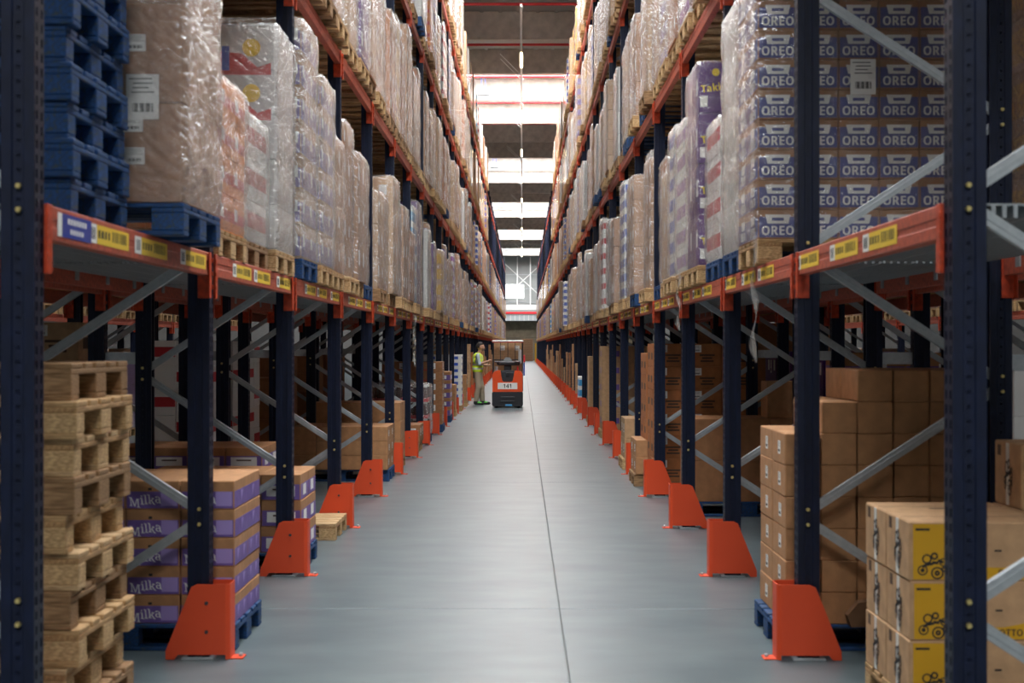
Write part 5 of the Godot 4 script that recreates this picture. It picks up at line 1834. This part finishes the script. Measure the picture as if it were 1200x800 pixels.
func worker() -> void:
	var o := thing("person", "person in a yellow-green reflective vest and khaki trousers reaching towards the orange truck", "person", V(-1.24, 0, 41.45))
	var skin := Color(0.48, 0.27, 0.18)
	var shirt := Color(0.42, 0.49, 0.55)
	var khaki := Color(0.40, 0.33, 0.24)
	var dark := Color(0.03, 0.03, 0.035)
	var green := Color(0.12, 0.55, 0.06)
	var b := MB.new()
	var body := [
		# legs
		[Vector3(-0.01, 0.94, 0.085), Vector3(0.02, 0.5, 0.1), 0.108, 0.086], [Vector3(0.02, 0.5, 0.1), Vector3(-0.05, 0.12, 0.11), 0.084, 0.07],
		[Vector3(-0.01, 0.94, -0.085), Vector3(0.09, 0.5, -0.1), 0.108, 0.086], [Vector3(0.09, 0.5, -0.1), Vector3(0.12, 0.12, -0.1), 0.084, 0.07],
		# shoes
		[Vector3(-0.07, 0.055, 0.11), Vector3(0.14, 0.04, 0.13), 0.052, 0.04], [Vector3(0.1, 0.055, -0.1), Vector3(0.31, 0.04, -0.09), 0.052, 0.04],
		# trunk
		[Vector3(-0.01, 0.95, 0.06), Vector3(-0.01, 0.95, -0.06), 0.105, 0.105], [Vector3(-0.01, 1.0, 0), Vector3(0.0, 1.3, 0), 0.115, 0.125],
		[Vector3(0.0, 1.36, 0.12), Vector3(0.0, 1.36, -0.12), 0.085, 0.085], [Vector3(0.0, 1.24, 0.08), Vector3(0.0, 1.24, -0.08), 0.105, 0.105],
		# neck
		[Vector3(0.02, 1.42, 0), Vector3(0.06, 1.52, 0), 0.055, 0.052],
		# right arm reaching to the truck, left arm bent before the chest
		[Vector3(0.0, 1.39, 0.19), Vector3(0.05, 1.14, 0.22), 0.056, 0.045], [Vector3(0.05, 1.14, 0.22), Vector3(0.3, 1.22, 0.16), 0.045, 0.031],
		[Vector3(0.0, 1.39, -0.19), Vector3(0.07, 1.13, -0.22), 0.056, 0.045], [Vector3(0.07, 1.13, -0.22), Vector3(0.29, 1.1, -0.1), 0.043, 0.029],
	]
	nets(body, 0.016, 0.03, b, func(p: Vector3) -> Color:
		if p.y < 0.035: return dark
		if p.y < 0.1: return green if fposmod(p.x - (0.0 if p.z > 0.0 else 0.17), 1.0) < 0.1 and p.y > 0.055 else dark
		if p.y < 1.0: return khaki
		if p.x > 0.1 and p.y < 1.3: return skin
		if p.y > 1.44: return skin
		return shirt)
	# head with nose, brow, chin and ears
	var head := [
		[Vector3(0.085, 1.63, 0), Vector3(0.1, 1.6, 0), 0.088, 0.08], [Vector3(0.06, 1.64, 0), Vector3(0.06, 1.64, 0), 0.092, 0.092],
		[Vector3(0.128, 1.53, 0), Vector3(0.1, 1.55, 0), 0.036, 0.05], [Vector3(0.182, 1.588, 0), Vector3(0.192, 1.556, 0), 0.011, 0.015],
		[Vector3(0.168, 1.618, 0.03), Vector3(0.168, 1.618, -0.03), 0.016, 0.016], [Vector3(0.16, 1.532, 0.015), Vector3(0.16, 1.532, -0.015), 0.012, 0.012],
		[Vector3(0.075, 1.61, 0.086), Vector3(0.07, 1.585, 0.086), 0.02, 0.012], [Vector3(0.075, 1.61, -0.086), Vector3(0.07, 1.585, -0.086), 0.02, 0.012],
		[Vector3(0.06, 1.5, 0), Vector3(0.075, 1.56, 0), 0.052, 0.055],
	]
	nets(head, 0.007, 0.02, b, func(p: Vector3) -> Color:
		for z in [-0.032, 0.032]:
			if p.distance_to(Vector3(0.172, 1.612, z)) < 0.012: return Color(0.03, 0.02, 0.02)
		if p.y < 1.575 and p.x > 0.11: return Color(0.2, 0.12, 0.08)
		return skin)
	# hands: palm, four bent fingers, thumb
	for q in [[Vector3(0.3, 1.22, 0.16), Vector3(0.9, 0.42, -0.2)], [Vector3(0.29, 1.1, -0.1), Vector3(0.9, 0.15, 0.35)]]:
		var w: Vector3 = q[0]
		var dir: Vector3 = q[1].normalized()
		var across := dir.cross(Vector3.UP).normalized()
		var down := across.cross(dir).normalized() * -1.0
		var hand := [[w - dir * 0.02, w + dir * 0.03, 0.028, 0.028], [w + dir * 0.03 + across * 0.022, w + dir * 0.08 + across * 0.03, 0.018, 0.014], [w + dir * 0.03 - across * 0.022, w + dir * 0.08 - across * 0.03, 0.018, 0.014], [w + dir * 0.03, w + dir * 0.08, 0.02, 0.016]]
		for k in 4:
			var root := w + dir * 0.08 + across * (-0.033 + 0.022 * k)
			var l: float = [0.6, 0.85, 0.9, 0.78][k]
			var mid := root + dir * 0.045 * l + down * 0.008
			hand.append([root, mid, 0.0095, 0.009])
			hand.append([mid, mid + (dir * 0.8 + down * 0.6) * 0.04 * l, 0.009, 0.0075])
		var tr := w + dir * 0.02 + across * 0.03
		hand.append([tr, tr + dir * 0.035 + across * 0.03, 0.012, 0.01])
		hand.append([tr + dir * 0.035 + across * 0.03, tr + dir * 0.065 + across * 0.03 + down * 0.012, 0.01, 0.008])
		nets(hand, 0.0045, 0.008, b, func(_p: Vector3) -> Color: return skin)
	var cloth := mat(Color.WHITE, 0.75)
	cloth.vertex_color_use_as_albedo = true
	part("body", b.mesh(), cloth, o)
	# vest over the trunk with grey reflective bands
	var v := MB.new()
	var lime := Color(0.66, 0.88, 0.02)
	var band := Color(0.5, 0.52, 0.5)
	nets([
		[Vector3(-0.01, 0.98, 0.07), Vector3(-0.01, 0.98, -0.07), 0.135, 0.135], [Vector3(-0.01, 1.0, 0), Vector3(0.0, 1.3, 0), 0.148, 0.155],
		[Vector3(0.0, 1.355, 0.12), Vector3(0.0, 1.355, -0.12), 0.108, 0.108], [Vector3(0.0, 1.22, 0.09), Vector3(0.0, 1.22, -0.09), 0.138, 0.138],
	], 0.014, 0.04, v, func(p: Vector3) -> Color:
		if p.y > 0.985 and p.y < 1.035: return band
		if p.y > 1.1 and p.y < 1.15: return band
		if absf(absf(p.z) - 0.12) < 0.028 and p.y > 1.15: return band
		return lime,
	func(p: Vector3) -> bool: return p.y > 0.885 and p.y < 1.455 and Vector2(p.x - 0.03, p.z).length() > (0.075 if p.y > 1.42 else 0.0) and absf(p.z) < 0.205)
	part("vest", v.mesh(), cloth, o).set_meta("label", "yellow-green vest with grey reflective bands")
	var hr := MB.new()
	nets([[Vector3(0.055, 1.665, 0), Vector3(0.04, 1.64, 0), 0.092, 0.095], [Vector3(0.11, 1.7, 0.03), Vector3(0.11, 1.7, -0.03), 0.04, 0.04], [Vector3(0.0, 1.6, 0), Vector3(0.01, 1.57, 0), 0.06, 0.05]], 0.008, 0.02, hr,
		func(_p: Vector3) -> Color: return Color(0.035, 0.022, 0.016),
		func(p: Vector3) -> bool: return p.y > 1.585 + clampf(p.x - 0.03, 0.0, 0.1) * 0.9)
	part("hair", hr.mesh(), cloth, o)
	var pk := part("tool_pouch", bm(Vector3(0.05, 0.2, 0.06), 0.012), M.black_print, o, Vector3(-0.11, 0.84, 0.1))
	pk.set_meta("label", "black pouch at the hip")


func ribbon(pts: Array, w: float) -> ArrayMesh:
	var b := MB.new()
	for k in pts.size() - 1:
		var a: Vector3 = pts[k]
		var c: Vector3 = pts[k + 1]
		var t0 := k * 0.9
		var t1 := (k + 1) * 0.9
		var u := Vector3(cos(t0), 0, sin(t0)) * w * (0.6 + 0.4 * sin(k * 2.1))
		var q := Vector3(cos(t1), 0, sin(t1)) * w * (0.6 + 0.4 * sin((k + 1) * 2.1))
		b.quad(a - u, a + u, c + q, c - q, (a - u).direction_to(a + u).cross(Vector3.UP).normalized())
		b.quad(a - u * 0.3 + Vector3(0, 0, 0.008), a + u * 0.9 + Vector3(0, 0, 0.012), c + q * 0.9 + Vector3(0, 0, 0.012), c - q * 0.3 + Vector3(0, 0, 0.008), Vector3(0, 0, 1))
	return b.mesh()


func small_things() -> void:
	# torn ends of stretch film hanging from the first beam level
	for q in [[-1.6, 2.12, 22.0, 0.78, "torn film end hanging before a post of the rack beside the worker"], [1.385, 2.3, 8.85, 0.75, "long torn film end hanging over the beam below the biscuit cartons"], [1.36, 2.28, 12.9, 0.5, "short torn film end hanging over the beam below the purple cartons"]]:
		var o := thing("film_strip", q[4], "film strip", V(q[0], q[1], q[2]))
		var pts := []
		for k in 9:
			pts.append(Vector3(0.014 * sin(k * 1.7), -q[3] * k / 8.0, 0.012 * cos(k * 1.3)))
		part("strip", ribbon(pts, 0.025), M.film_thick, o)
	# a crumpled dark carton flap left at the foot of the stepped stack
	var c := thing("crushed_carton", "crushed brown carton at the foot of the stepped carton stack", "carton", V(1.9, 0.146, 7.965))
	var b := MB.new()
	b.prism(PackedVector2Array([Vector2(-0.14, 0.0), Vector2(0.15, 0.0), Vector2(0.18, 0.05), Vector2(0.12, 0.16), Vector2(-0.1, 0.13), Vector2(-0.16, 0.06)]), -0.04, 0.03, 2)
	part("body", b.mesh(), M.kraft_dark, c)
	part("flap", bm(Vector3(0.14, 0.004, 0.08), 0.001), M.kraft2, c, Vector3(0.1, 0.17, 0.01), Basis(Vector3(0, 0, 1), 0.5))
